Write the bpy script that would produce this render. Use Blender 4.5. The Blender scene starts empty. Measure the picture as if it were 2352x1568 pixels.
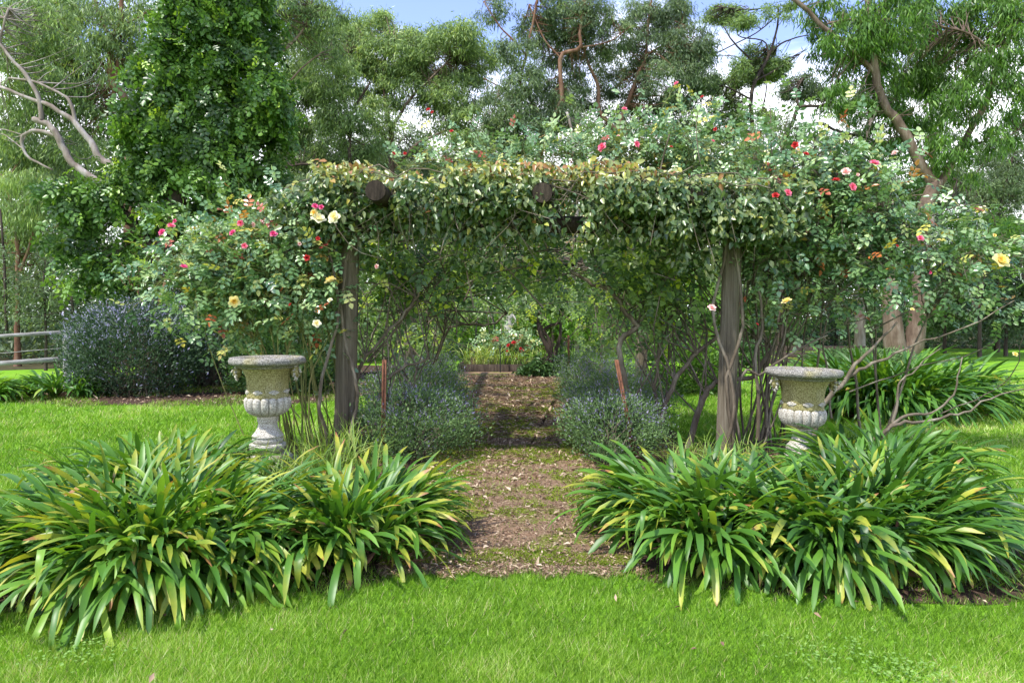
import bpy, math
import numpy as np
from mathutils import Vector
R = np.random.default_rng(11)

# ------------------------------------------------------------------ camera, sky, sun, exposure
SC = bpy.context.scene
COL = SC.collection
F, CU, HZ, EYE = 1568.0, 1176.0, 730.0, 1.35      # photo frame is measured as 2352 x 1568
cam_d = bpy.data.cameras.new('camera')
cam = bpy.data.objects.new('camera', cam_d); COL.objects.link(cam)
cam.location = (0, 0, EYE); cam.rotation_euler = (math.radians(90), 0, 0)
cam_d.sensor_width = 36; cam_d.lens = 24; cam_d.shift_y = -(784 - HZ) / 2352
cam_d.clip_start = 0.05; cam_d.clip_end = 3000
SC.camera = cam

SUN_V = Vector((-0.42, -0.38, 0.95)).normalized()
elev = math.asin(SUN_V.z); azim = math.atan2(SUN_V.x, SUN_V.y)
sd = bpy.data.lights.new('sun', 'SUN'); so = bpy.data.objects.new('sun', sd); COL.objects.link(so)
sd.energy = 2.9; sd.angle = math.radians(1.5); sd.color = (1.0, 0.96, 0.88)
so.rotation_euler = SUN_V.to_track_quat('Z', 'Y').to_euler(); so.location = (0, 0, 40)

W = bpy.data.worlds.new('World'); SC.world = W; W.use_nodes = True
nt = W.node_tree; nt.nodes.clear()
def nn(t, k, **kw):
    n = t.nodes.new(k)
    for a, b in kw.items(): setattr(n, a, b)
    return n
wo = nn(nt, 'ShaderNodeOutputWorld'); wb = nn(nt, 'ShaderNodeBackground'); wb.inputs[1].default_value = 0.15
sky = nn(nt, 'ShaderNodeTexSky', sky_type='NISHITA', sun_disc=False, sun_elevation=elev, sun_rotation=azim)
sky.air_density = 1.0; sky.dust_density = 0.3; sky.ozone_density = 3.0
tc = nn(nt, 'ShaderNodeTexCoord'); mp = nn(nt, 'ShaderNodeMapping'); mp.inputs['Scale'].default_value = (1.6, 1.6, 4.5)
mp.inputs['Location'].default_value = (3.1, 0.4, 0.7)
nz = nn(nt, 'ShaderNodeTexNoise'); nz.inputs['Scale'].default_value = 1.7; nz.inputs['Detail'].default_value = 7; nz.inputs['Roughness'].default_value = 0.55
sep = nn(nt, 'ShaderNodeSeparateXYZ')
el = nn(nt, 'ShaderNodeMapRange'); el.inputs[1].default_value = 0.22; el.inputs[2].default_value = 0.42; el.inputs[3].default_value = 0.40; el.inputs[4].default_value = -0.12
ad = nn(nt, 'ShaderNodeMath', operation='ADD')
rp = nn(nt, 'ShaderNodeMapRange'); rp.inputs[1].default_value = 0.48; rp.inputs[2].default_value = 0.72
mx = nn(nt, 'ShaderNodeMix', data_type='RGBA'); mx.inputs['B'].default_value = (7.4, 7.6, 8.0, 1)
tn = nn(nt, 'ShaderNodeMix', data_type='RGBA', blend_type='MULTIPLY'); tn.inputs['Factor'].default_value = 1.0; tn.inputs['B'].default_value = (1.15, 0.98, 1.12, 1)
L = nt.links.new
L(tc.outputs['Generated'], mp.inputs[0]); L(mp.outputs[0], nz.inputs['Vector']); L(tc.outputs['Generated'], sep.inputs[0])
L(sep.outputs['Z'], el.inputs[0]); L(nz.outputs['Fac'], ad.inputs[0]); L(el.outputs[0], ad.inputs[1]); L(ad.outputs[0], rp.inputs[0])
L(sky.outputs[0], tn.inputs['A']); L(rp.outputs[0], mx.inputs['Factor']); L(tn.outputs['Result'], mx.inputs['A'])
L(mx.outputs['Result'], wb.inputs[0]); L(wb.outputs[0], wo.inputs[0])
SC.view_settings.view_transform = 'Standard'; SC.view_settings.look = 'None'
SC.view_settings.exposure = 1.25; SC.view_settings.gamma = 1
SC.render.engine = 'CYCLES'
SC.cycles.max_bounces = 6; SC.cycles.diffuse_bounces = 3; SC.cycles.glossy_bounces = 2
SC.cycles.transmission_bounces = 4; SC.cycles.transparent_max_bounces = 4
SC.cycles.caustics_reflective = False; SC.cycles.caustics_refractive = False

# ------------------------------------------------------------------ helpers
def at(u, v, Y): return np.array([(u - CU) * Y / F, Y, EYE - (v - HZ) * Y / F])
def gp(u, v):
    Y = F * EYE / (v - HZ); return np.array([(u - CU) * Y / F, Y, 0.0])
def nrm(a): return a / np.maximum(np.linalg.norm(a, axis=-1, keepdims=True), 1e-9)

class MB:
    """collects verts / faces / point attributes for ONE mesh object"""
    def __init__(s): s.V = []; s.Q = []; s.T = []; s.A = {}; s.n = 0
    def add(s, v, q=None, t=None, **at_):
        v = np.asarray(v, float).reshape(-1, 3)
        if q is not None and len(q): s.Q.append(np.asarray(q, np.int64).reshape(-1, 4) + s.n)
        if t is not None and len(t): s.T.append(np.asarray(t, np.int64).reshape(-1, 3) + s.n)
        s.V.append(v)
        for k in set(list(at_) + list(s.A)):
            s.A.setdefault(k, [np.zeros(s.n)] if s.n else [])
            a = at_.get(k, 0.0)
            s.A[k].append(np.broadcast_to(np.asarray(a, float), (len(v),)))
        s.n += len(v)
    def build(s, name, mat, parent=None, smooth=False):
        V = np.concatenate(s.V); q = np.concatenate(s.Q) if s.Q else np.zeros((0, 4), np.int64)
        t = np.concatenate(s.T) if s.T else np.zeros((0, 3), np.int64)
        o0 = np.zeros(3)
        if parent is not None: o0 = np.array(parent.location)
        me = bpy.data.meshes.new(name)
        me.vertices.add(len(V)); me.vertices.foreach_set('co', (V - o0).astype(np.float32).ravel())
        loops = np.concatenate([q.ravel(), t.ravel()]).astype(np.int32)
        me.loops.add(len(loops)); me.loops.foreach_set('vertex_index', loops)
        st = np.concatenate([np.arange(len(q)) * 4, len(q) * 4 + np.arange(len(t)) * 3]).astype(np.int32)
        me.polygons.add(len(st)); me.polygons.foreach_set('loop_start', st)
        me.polygons.foreach_set('loop_total', np.concatenate([np.full(len(q), 4), np.full(len(t), 3)]).astype(np.int32))
        me.update(calc_edges=True)
        if smooth: me.polygons.foreach_set('use_smooth', np.ones(len(st), bool))
        for k, a in s.A.items():
            at_ = me.attributes.new(k, 'FLOAT', 'POINT'); at_.data.foreach_set('value', np.concatenate(a).astype(np.float32))
        me.materials.append(mat)
        o = bpy.data.objects.new(name, me); COL.objects.link(o)
        if parent is not None: o.parent = parent
        return o
def thing(name, label, cat, loc=(0, 0, 0), group=None):
    o = bpy.data.objects.new(name, None); o.location = tuple(float(c) for c in loc); COL.objects.link(o)
    o.empty_display_size = 0.2
    return tag(o, label, cat, group)
def tag(o, label, cat, group=None):
    o['label'] = label; o['category'] = cat
    if group: o['group'] = group
    return o
def struct(o, kind='structure', label=None, cat=None):
    o['kind'] = kind
    if label: o['label'] = label
    if cat: o['category'] = cat
    return o

def smooth_path(P, n):
    P = np.asarray(P, float)
    if len(P) < 3:
        t = np.linspace(0, 1, n)[:, None]; return P[0] * (1 - t) + P[-1] * t
    Q = np.vstack([2 * P[0] - P[1], P, 2 * P[-1] - P[-2]]); out = []
    ts = np.linspace(0, len(P) - 1 - 1e-6, n)
    for t in ts:
        i = int(t); f = t - i; a, b, c, d = Q[i], Q[i + 1], Q[i + 2], Q[i + 3]
        out.append(0.5 * ((2 * b) + (-a + c) * f + (2 * a - 5 * b + 4 * c - d) * f * f + (-a + 3 * b - 3 * c + d) * f ** 3))
    return np.array(out)
def tube(mb, P, r0, r1, sides=6, n=None, wob=0.0, lump=0.0, flare=0.0, tint=None):
    P = smooth_path(P, n or max(3, 3 * len(P)))
    m = len(P)
    if wob: P[1:-1] += R.normal(0, wob, (m - 2, 3))
    T = nrm(np.gradient(P, axis=0)); ref = np.array([0.31, 0.9, 0.23]) if abs(T[:, 1]).max() < .85 else np.array([.9, .1, .3])
    S = nrm(np.cross(T, ref)); U = np.cross(S, T)
    t = np.linspace(0, 1, m); rr = r0 + (r1 - r0) * t
    if flare: rr = rr * (1 + flare * np.exp(-t * 9))
    a = np.arange(sides) * 2 * math.pi / sides
    rad = rr[:, None] * (1 + (R.normal(0, lump, (m, sides)) if lump else 0))
    V = P[:, None] + rad[..., None] * (np.cos(a)[None, :, None] * S[:, None] + np.sin(a)[None, :, None] * U[:, None])
    i = np.arange(m - 1)[:, None] * sides; j = np.arange(sides)[None]; k = (j + 1) % sides
    q = np.stack([i + j, i + k, i + sides + k, i + sides + j], -1).reshape(-1, 4)
    mb.add(V.reshape(-1, 3), q, None, tint=R.random() if tint is None else tint)
    if sides > 4:
        c = [P[-1] + T[-1] * rr[-1] * .3]; base = (m - 1) * sides
        mb.T.append(np.array([[base + b, base + (b + 1) % sides, mb.n - m * sides + m * sides] for b in range(sides)]) + np.array([mb.n - m * sides, mb.n - m * sides, 0]))
        mb.add(c, tint=0.5)
    return P
# leaf templates: verts, quads, tris   (x along the leaf, y across, z up)
LF = {
 'gum':  (np.array([[0, 0, 0], [.4, .5, .03], [1, 0, -.12], [.4, -.5, .03]]), [[0, 3, 2, 1]], []),
 'fold': (np.array([[0, 0, 0], [.42, .5, .12], [1, 0, -.1], [.42, -.5, .12]]), [], [[0, 2, 1], [0, 3, 2]]),
 'ovate': (np.array([[0, 0, 0], [.32, .46, .1], [.4, 0, 0], [.32, -.46, .1], [.74, .3, .03], [.74, -.3, .03], [1, 0, -.12]]),
           [[2, 6, 4, 1], [3, 5, 6, 2]], [[0, 2, 1], [0, 3, 2]]),
 'lobed': (np.array([[0, 0, 0], [-.12, .42, .05], [.25, .26, .02], [.42, .55, .02], [.5, .2, 0], [1, 0, -.12], [.5, -.2, 0], [.42, -.55, .02], [.25, -.26, .02], [-.12, -.42, .05]]),
           [[0, 4, 3, 2], [0, 8, 7, 6]], [[0, 2, 1], [0, 5, 4], [0, 6, 5], [0, 9, 8]]),
 'blade': (np.array([[0, .5, 0], [0, -.5, 0], [1, 0, 0]]), [], [[0, 1, 2]]),
}
def _compound():
    tv, q, t = LF['ovate']; V = []; Q = []; T = []
    for (x, s, sc) in ((.0, 1, .8), (.0, -1, .8), (.33, 1, .95), (.33, -1, .95), (.62, 0, 1.05)):
        a = s * 1.05; c, sn = math.cos(a), math.sin(a)
        b = tv * np.array([.42 * sc, .52 * sc * .62, .42 * sc])
        w = np.stack([x + .12 + b[:, 0] * c - b[:, 1] * sn, s * .02 + b[:, 0] * sn + b[:, 1] * c, b[:, 2] - .12 * x], -1)
        n = len(V) * len(tv); V.append(w); Q += [[i + n for i in f] for f in q]; T += [[i + n for i in f] for f in t]
    n = len(V) * len(tv); V.append(np.array([[-.05, .008, 0], [-.05, -.008, 0], [.8, -.008, -.07], [.8, .008, -.07]])); Q.append([n, n + 1, n + 2, n + 3])
    return np.concatenate(V), Q, T
LF['rose'] = _compound()
def scatter(mb, kind, P, D, N, Ln, Wd, tint):
    tv, q, t = LF[kind]; n = len(P); k = len(tv)
    D = nrm(D); S = nrm(np.cross(N, D)); M = np.cross(D, S)
    Ln = np.broadcast_to(Ln, (n,))[:, None, None]; Wd = np.broadcast_to(Wd, (n,))[:, None, None]
    V = P[:, None] + tv[None, :, 0:1] * Ln * D[:, None] + tv[None, :, 1:2] * Wd * S[:, None] + tv[None, :, 2:3] * Ln * M[:, None]
    off = (np.arange(n) * k)[:, None, None]
    Q = (np.array(q)[None] + off).reshape(-1, 4) if len(q) else None
    T = (np.array(t)[None] + off).reshape(-1, 3) if len(t) else None
    mb.add(V.reshape(-1, 3), Q, T, tint=np.repeat(np.broadcast_to(tint, (n,)), k))
def rdir(n): return nrm(R.normal(size=(n, 3)))
def in_blob(n, c, r, shell=0.5):
    d = rdir(n); rad = R.random(n) ** (1 / 3); rad = rad * (1 - shell) + shell * (0.75 + .25 * R.random(n))
    return c + d * rad[:, None] * r

# ------------------------------------------------------------------ materials
def mat_base(name):
    m = bpy.data.materials.new(name); m.use_nodes = True; t = m.node_tree; t.nodes.clear()
    return m, t, nn(t, 'ShaderNodeOutputMaterial')
def ramp(t, fac, stops):
    r = nn(t, 'ShaderNodeValToRGB'); e = r.color_ramp.elements
    while len(e) < len(stops): e.new(.5)
    for x, (p, c) in zip(e, stops): x.position = p; x.color = (*c, 1)
    if fac is not None: t.links.new(fac, r.inputs[0])
    return r
LIFT = dict(gum_mid=1.8, gum_dark=1.75, gum_grey=1.65, gum_light=1.15, vine_tree=1.5, rose_leaf=1.32, creeper=1.1, inner_leaf=1.6, catmint=1.35, plumbago=1.4, shrub_dark=1.4)
def leafmat(name, stops, rough=.45, trans=.35, spec=.5, tcol=(1.3, 1.25, .55)):
    m, t, out = mat_base(name); L = t.links.new
    a = nn(t, 'ShaderNodeAttribute', attribute_name='tint'); k = LIFT.get(name, 1); stops = [(p_, tuple(c_ * k for c_ in c)) for p_, c in stops]
    r = ramp(t, a.outputs['Fac'], stops)
    p = nn(t, 'ShaderNodeBsdfPrincipled'); p.inputs['Roughness'].default_value = rough; p.inputs['Specular IOR Level'].default_value = spec
    tr = nn(t, 'ShaderNodeBsdfTranslucent'); mu = nn(t, 'ShaderNodeMix', data_type='RGBA', blend_type='MULTIPLY')
    mu.inputs['Factor'].default_value = 1; mu.inputs['B'].default_value = (*tcol, 1)
    ms = nn(t, 'ShaderNodeMixShader'); ms.inputs[0].default_value = trans
    L(r.outputs[0], p.inputs['Base Color']); L(r.outputs[0], mu.inputs['A']); L(mu.outputs['Result'], tr.inputs[0])
    L(p.outputs[0], ms.inputs[1]); L(tr.outputs[0], ms.inputs[2]); L(ms.outputs[0], out.inputs[0])
    return m
def barkmat(name, c0, c1, c2=None, scale=6, stretch=(1, 1, .25), bump=.6, rough=.9):
    m, t, out = mat_base(name); L = t.links.new
    co = nn(t, 'ShaderNodeTexCoord'); mp = nn(t, 'ShaderNodeMapping'); mp.inputs['Scale'].default_value = stretch
    n1 = nn(t, 'ShaderNodeTexNoise'); n1.inputs['Scale'].default_value = scale; n1.inputs['Detail'].default_value = 8; n1.inputs['Roughness'].default_value = .7
    L(co.outputs['Object'], mp.inputs[0]); L(mp.outputs[0], n1.inputs['Vector'])
    r = ramp(t, n1.outputs['Fac'], [(.3, c0), (.5, c1), (.7, c2 or c1)])
    p = nn(t, 'ShaderNodeBsdfPrincipled'); p.inputs['Roughness'].default_value = rough; p.inputs['Specular IOR Level'].default_value = .2
    b = nn(t, 'ShaderNodeBump'); b.inputs['Strength'].default_value = bump; b.inputs['Distance'].default_value = .03
    L(n1.outputs['Fac'], b.inputs['Height']); L(b.outputs[0], p.inputs['Normal'])
    L(r.outputs[0], p.inputs['Base Color']); L(p.outputs[0], out.inputs[0])
    return m
G = lambda *c: tuple(c)
M = {}
M['gum_mid'] = leafmat('gum_mid', [(0, G(.05, .08, .035)), (.35, G(.09, .14, .052)), (.7, G(.15, .225, .07)), (1, G(.26, .33, .10))], .5, .35, .4)
M['gum_dark'] = leafmat('gum_dark', [(0, G(.038, .058, .035)), (.4, G(.068, .105, .05)), (.8, G(.115, .17, .065)), (1, G(.20, .25, .10))], .5, .3, .4)
M['gum_grey'] = leafmat('gum_grey', [(0, G(.05, .075, .04)), (.5, G(.10, .15, .07)), (1, G(.20, .27, .11))], .5, .35, .4)
M['gum_light'] = leafmat('gum_light', [(0, G(.05, .10, .02)), (.4, G(.10, .21, .035)), (.75, G(.18, .34, .045)), (1, G(.30, .46, .07))], .42, .42, .5)
M['vine_tree'] = leafmat('vine_tree', [(0, G(.025, .055, .015)), (.45, G(.055, .12, .022)), (.8, G(.12, .22, .03)), (1, G(.28, .40, .05))], .38, .3, .5)
M['rose_leaf'] = leafmat('rose_leaf', [(0, G(.035, .085, .035)), (.3, G(.08, .16, .06)), (.6, G(.17, .27, .11)), (.86, G(.33, .42, .18)), (.90, G(.40, .36, .06)), (.95, G(.38, .11, .04)), (1, G(.22, .03, .03))], .30, .25, .8)  # pale grey-green tints also paint the sky's sheen into the leaf colour
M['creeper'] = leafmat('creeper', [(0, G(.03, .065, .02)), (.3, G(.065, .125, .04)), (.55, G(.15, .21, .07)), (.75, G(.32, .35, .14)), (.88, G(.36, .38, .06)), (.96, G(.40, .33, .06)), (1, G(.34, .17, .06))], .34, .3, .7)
M['inner_leaf'] = leafmat('inner_leaf', [(0, G(.035, .075, .03)), (.4, G(.08, .14, .055)), (.7, G(.16, .25, .06)), (1, G(.36, .44, .04))], .4, .55, .5)
M['catmint'] = leafmat('catmint', [(0, G(.055, .10, .035)), (.5, G(.11, .19, .065)), (.86, G(.19, .28, .10)), (.9, G(.15, .14, .22)), (1, G(.27, .25, .38))], .6, .3, .3, (1.1, 1.1, .9))
M['plumbago'] = leafmat('plumbago', [(0, G(.02, .045, .02)), (.5, G(.045, .085, .035)), (.85, G(.085, .14, .055)), (.9, G(.20, .19, .29)), (1, G(.36, .34, .46))], .5, .25, .4, (1, 1.1, .9))
M['shrub_dark'] = leafmat('shrub_dark', [(0, G(.02, .05, .015)), (.6, G(.05, .11, .03)), (1, G(.12, .22, .05))], .45, .3, .5)
M['grass'] = leafmat('grass', [(0, G(.09, .20, .012)), (.4, G(.20, .37, .025)), (.7, G(.32, .49, .055)), (.86, G(.48, .64, .16)), (.94, G(.66, .76, .34)), (1, G(.60, .50, .28))], .5, .35, .35, (1.2, 1.2, .5))  # palest greens paint bright blade highlights into the colour
M['wild_grass'] = leafmat('wild_grass', [(0, G(.09, .2, .03)), (.6, G(.24, .38, .06)), (1, G(.45, .5, .14))], .5, .4, .4)
M['litter'] = leafmat('litter', [(0, G(.10, .06, .04)), (.35, G(.22, .13, .085)), (.7, G(.38, .27, .18)), (.9, G(.46, .37, .25)), (1, G(.55, .43, .30))], .75, .1, .2, (1, 1, 1))
M['euc_bark'] = barkmat('euc_bark', G(.05, .032, .022), G(.135, .095, .068), G(.25, .20, .16), 4)
M['red_bark'] = barkmat('red_bark', G(.06, .03, .02), G(.17, .09, .055), G(.26, .18, .125), 4)
M['pale_bark'] = barkmat('pale_bark', G(.12, .085, .065), G(.24, .20, .17), G(.42, .39, .37), 3.5)
M['dark_bark'] = barkmat('dark_bark', G(.02, .015, .012), G(.06, .045, .035), G(.13, .10, .08), 4)
M['lichen_bark'] = barkmat('lichen_bark', G(.06, .045, .03), G(.16, .13, .08), G(.38, .40, .28), 14, (1, 1, .7))
M['cane'] = barkmat('cane', G(.10, .12, .04), G(.20, .22, .07), G(.28, .20, .10), 8)
M['brown_cane'] = barkmat('brown_cane', G(.055, .042, .028), G(.135, .11, .078), G(.29, .26, .20), 9)
M['timber'] = barkmat('timber', G(.06, .05, .035), G(.155, .13, .092), G(.27, .24, .18), 14, (3, 3, .10), 1.0)
M['dark_timber'] = barkmat('dark_timber', G(.018, .013, .01), G(.045, .033, .024), G(.09, .07, .05), 12, (2, 2, .3), .8)
M['rail'] = barkmat('rail', G(.12, .11, .10), G(.26, .25, .24), G(.44, .43, .42), 14, (.2, 1, 1), .3)
M['rust'] = barkmat('rust', G(.06, .03, .02), G(.16, .07, .04), G(.28, .13, .07), 25, (1, 1, .6), .3)
M['black_iron'] = barkmat('black_iron', G(.01, .01, .01), G(.03, .03, .03), G(.05, .05, .045), 25)
def petalmat(name, c0, c1, c2):
    m, t, out = mat_base(name); L = t.links.new
    a = nn(t, 'ShaderNodeAttribute', attribute_name='tint'); r = ramp(t, a.outputs['Fac'], [(0, c0), (.5, c1), (1, c2)])
    p = nn(t, 'ShaderNodeBsdfPrincipled'); p.inputs['Roughness'].default_value = .6; tr = nn(t, 'ShaderNodeBsdfTranslucent')
    ms = nn(t, 'ShaderNodeMixShader'); ms.inputs[0].default_value = .3
    L(r.outputs[0], p.inputs['Base Color']); L(r.outputs[0], tr.inputs[0]); L(p.outputs[0], ms.inputs[1]); L(tr.outputs[0], ms.inputs[2]); L(ms.outputs[0], out.inputs[0])
    return m
M['pink'] = petalmat('pink', G(.80, .06, .14), G(.85, .13, .24), G(.9, .32, .42))
M['magenta'] = petalmat('magenta', G(.55, .015, .10), G(.72, .04, .2), G(.85, .2, .38))
M['red'] = petalmat('red', G(.30, .01, .02), G(.52, .015, .02), G(.66, .05, .045))
M['yellow'] = petalmat('yellow', G(.85, .45, .05), G(.9, .66, .14), G(.92, .82, .42))
M['cream'] = petalmat('cream', G(.88, .72, .2), G(.92, .84, .45), G(.95, .9, .7))
M['palepink'] = petalmat('palepink', G(.85, .3, .3), G(.9, .5, .45), G(.93, .7, .62))

def agamat():
    m, t, out = mat_base('strap_leaf'); L = t.links.new
    a = nn(t, 'ShaderNodeAttribute', attribute_name='tint'); s = nn(t, 'ShaderNodeAttribute', attribute_name='along'); d = nn(t, 'ShaderNodeAttribute', attribute_name='dry')
    r = ramp(t, a.outputs['Fac'], [(0, G(.03, .09, .018)), (.35, G(.062, .17, .02)), (.7, G(.12, .27, .028)), (.9, G(.20, .36, .035)), (1, G(.30, .43, .05))])
    co = nn(t, 'ShaderNodeTexCoord'); nz = nn(t, 'ShaderNodeTexNoise'); nz.inputs['Scale'].default_value = 30; nz.inputs['Detail'].default_value = 4
    L(co.outputs['Object'], nz.inputs['Vector'])
    # yellowing towards withered tips
    m1 = nn(t, 'ShaderNodeMath', operation='MULTIPLY'); L(s.outputs['Fac'], m1.inputs[0]); L(d.outputs['Fac'], m1.inputs[1])
    m2 = nn(t, 'ShaderNodeMath', operation='MULTIPLY_ADD'); L(nz.outputs['Fac'], m2.inputs[0]); m2.inputs[1].default_value = .25; L(m1.outputs[0], m2.inputs[2])
    y = nn(t, 'ShaderNodeMapRange'); L(m2.outputs[0], y.inputs[0]); y.inputs[1].default_value = .80; y.inputs[2].default_value = 1.12
    b = nn(t, 'ShaderNodeMapRange'); L(m2.outputs[0], b.inputs[0]); b.inputs[1].default_value = 1.12; b.inputs[2].default_value = 1.2
    x1 = nn(t, 'ShaderNodeMix', data_type='RGBA'); L(y.outputs[0], x1.inputs['Factor']); L(r.outputs[0], x1.inputs['A']); x1.inputs['B'].default_value = (.42, .42, .05, 1)
    x2 = nn(t, 'ShaderNodeMix', data_type='RGBA'); L(b.outputs[0], x2.inputs['Factor']); L(x1.outputs['Result'], x2.inputs['A']); x2.inputs['B'].default_value = (.36, .17, .07, 1)
    p = nn(t, 'ShaderNodeBsdfPrincipled'); p.inputs['Roughness'].default_value = .43; p.inputs['Specular IOR Level'].default_value = .5
    L(x2.outputs['Result'], p.inputs['Base Color'])
    mu = nn(t, 'ShaderNodeMix', data_type='RGBA', blend_type='MULTIPLY'); mu.inputs['Factor'].default_value = 1; mu.inputs['B'].default_value = (1.4, 1.3, .5, 1)
    L(x2.outputs['Result'], mu.inputs['A']); tr = nn(t, 'ShaderNodeBsdfTranslucent'); L(mu.outputs['Result'], tr.inputs[0])
    ms = nn(t, 'ShaderNodeMixShader'); ms.inputs[0].default_value = .3
    L(p.outputs[0], ms.inputs[1]); L(tr.outputs[0], ms.inputs[2]); L(ms.outputs[0], out.inputs[0])
    return m
M['strap'] = agamat()
def groundmat(name, layers, bump=.3):
    """layers: list of (scale, detail, lo, hi, stops)  first = base, next mixed by its own noise"""
    m, t, out = mat_base(name); L = t.links.new
    co = nn(t, 'ShaderNodeTexCoord'); prev = None; fine = None
    for (mask, sc, stops) in layers:
        n = nn(t, 'ShaderNodeTexNoise'); n.inputs['Scale'].default_value = sc; n.inputs['Detail'].default_value = 8; n.inputs['Roughness'].default_value = .7
        L(co.outputs['Object'], n.inputs['Vector']); r = ramp(t, n.outputs['Fac'], stops)
        fine = fine or n
        if prev is None: prev = r.outputs[0]; continue
        k = nn(t, 'ShaderNodeTexNoise'); k.inputs['Scale'].default_value = mask[0]; k.inputs['Detail'].default_value = 6; k.inputs['Roughness'].default_value = .65
        L(co.outputs['Object'], k.inputs['Vector'])
        g = nn(t, 'ShaderNodeMapRange'); g.inputs[1].default_value = mask[1]; g.inputs[2].default_value = mask[2]; L(k.outputs['Fac'], g.inputs[0])
        x = nn(t, 'ShaderNodeMix', data_type='RGBA'); L(g.outputs[0], x.inputs['Factor']); L(prev, x.inputs['A']); L(r.outputs[0], x.inputs['B']); prev = x.outputs['Result']
    p = nn(t, 'ShaderNodeBsdfPrincipled'); p.inputs['Roughness'].default_value = .95; p.inputs['Specular IOR Level'].default_value = .1
    b = nn(t, 'ShaderNodeBump'); b.inputs['Strength'].default_value = bump; b.inputs['Distance'].default_value = .02
    L(fine.outputs['Fac'], b.inputs['Height']); L(b.outputs[0], p.inputs['Normal']); L(prev, p.inputs['Base Color']); L(p.outputs[0], out.inputs[0])
    return m
M['lawn'] = groundmat('lawn', [(None, 60, [(.3, G(.08, .19, .012)), (.5, G(.16, .34, .02)), (.75, G(.25, .44, .04))]),
                              ((.55, .52, .75), 40, [(.3, G(.20, .30, .04)), (.7, G(.34, .42, .08))])], .5)
M['soil'] = groundmat('soil', [(None, 35, [(.3, G(.03, .02, .013)), (.55, G(.08, .05, .035)), (.75, G(.16, .11, .08))])], 1)
M['path'] = groundmat('path', [(None, 55, [(.3, G(.11, .066, .04)), (.5, G(.25, .165, .10)), (.72, G(.44, .34, .22))]),
                              ((2.0, .50, .60), 50, [(.3, G(.10, .13, .02)), (.6, G(.20, .25, .03)), (.8, G(.3, .33, .06))]),
                              ((1.1, .56, .72), 30, [(.3, G(.26, .13, .08)), (.7, G(.38, .22, .14))])], 1)
def urnmat():
    m, t, out = mat_base('aged_concrete'); L = t.links.new
    co = nn(t, 'ShaderNodeTexCoord'); sp = nn(t, 'ShaderNodeSeparateXYZ'); L(co.outputs['Object'], sp.inputs[0])
    n1 = nn(t, 'ShaderNodeTexNoise'); n1.inputs['Scale'].default_value = 110; n1.inputs['Detail'].default_value = 3
    n2 = nn(t, 'ShaderNodeTexNoise'); n2.inputs['Scale'].default_value = 7; n2.inputs['Detail'].default_value = 6
    mp = nn(t, 'ShaderNodeMapping'); mp.inputs['Scale'].default_value = (1, 1, .35); L(co.outputs['Object'], mp.inputs[0]); L(mp.outputs[0], n2.inputs['Vector']); L(co.outputs['Object'], n1.inputs['Vector'])
    grey = ramp(t, n1.outputs['Fac'], [(.32, G(.15, .135, .105)), (.48, G(.38, .355, .295)), (.65, G(.58, .555, .48))])
    ochre = ramp(t, n1.outputs['Fac'], [(.3, G(.10, .085, .03)), (.5, G(.24, .215, .085)), (.7, G(.40, .37, .19))])
    dark = ramp(t, n1.outputs['Fac'], [(.3, G(.06, .055, .05)), (.5, G(.20, .19, .165)), (.68, G(.42, .40, .36))])
    a = nn(t, 'ShaderNodeAttribute', attribute_name='stain'); s2 = nn(t, 'ShaderNodeMath', operation='MULTIPLY_ADD'); L(n2.outputs['Fac'], s2.inputs[0]); s2.inputs[1].default_value = 1.0; L(a.outputs['Fac'], s2.inputs[2])
    g = nn(t, 'ShaderNodeMapRange'); L(s2.outputs[0], g.inputs[0]); g.inputs[1].default_value = .55; g.inputs[2].default_value = 1.10
    x = nn(t, 'ShaderNodeMix', data_type='RGBA'); L(g.outputs[0], x.inputs['Factor']); L(grey.outputs[0], x.inputs['A']); L(ochre.outputs[0], x.inputs['B'])
    g2 = nn(t, 'ShaderNodeMapRange'); L(s2.outputs[0], g2.inputs[0]); g2.inputs[1].default_value = 1.65; g2.inputs[2].default_value = 1.9
    x2 = nn(t, 'ShaderNodeMix', data_type='RGBA'); L(g2.outputs[0], x2.inputs['Factor']); L(x.outputs['Result'], x2.inputs['A']); L(dark.outputs[0], x2.inputs['B'])
    p = nn(t, 'ShaderNodeBsdfPrincipled'); p.inputs['Roughness'].default_value = .95; p.inputs['Specular IOR Level'].default_value = .15
    b = nn(t, 'ShaderNodeBump'); b.inputs['Strength'].default_value = .7; b.inputs['Distance'].default_value = .006; L(n1.outputs['Fac'], b.inputs['Height']); L(b.outputs[0], p.inputs['Normal'])
    L(x2.outputs['Result'], p.inputs['Base Color']); L(p.outputs[0], out.inputs[0]); return m
M['urn'] = urnmat()

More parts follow.
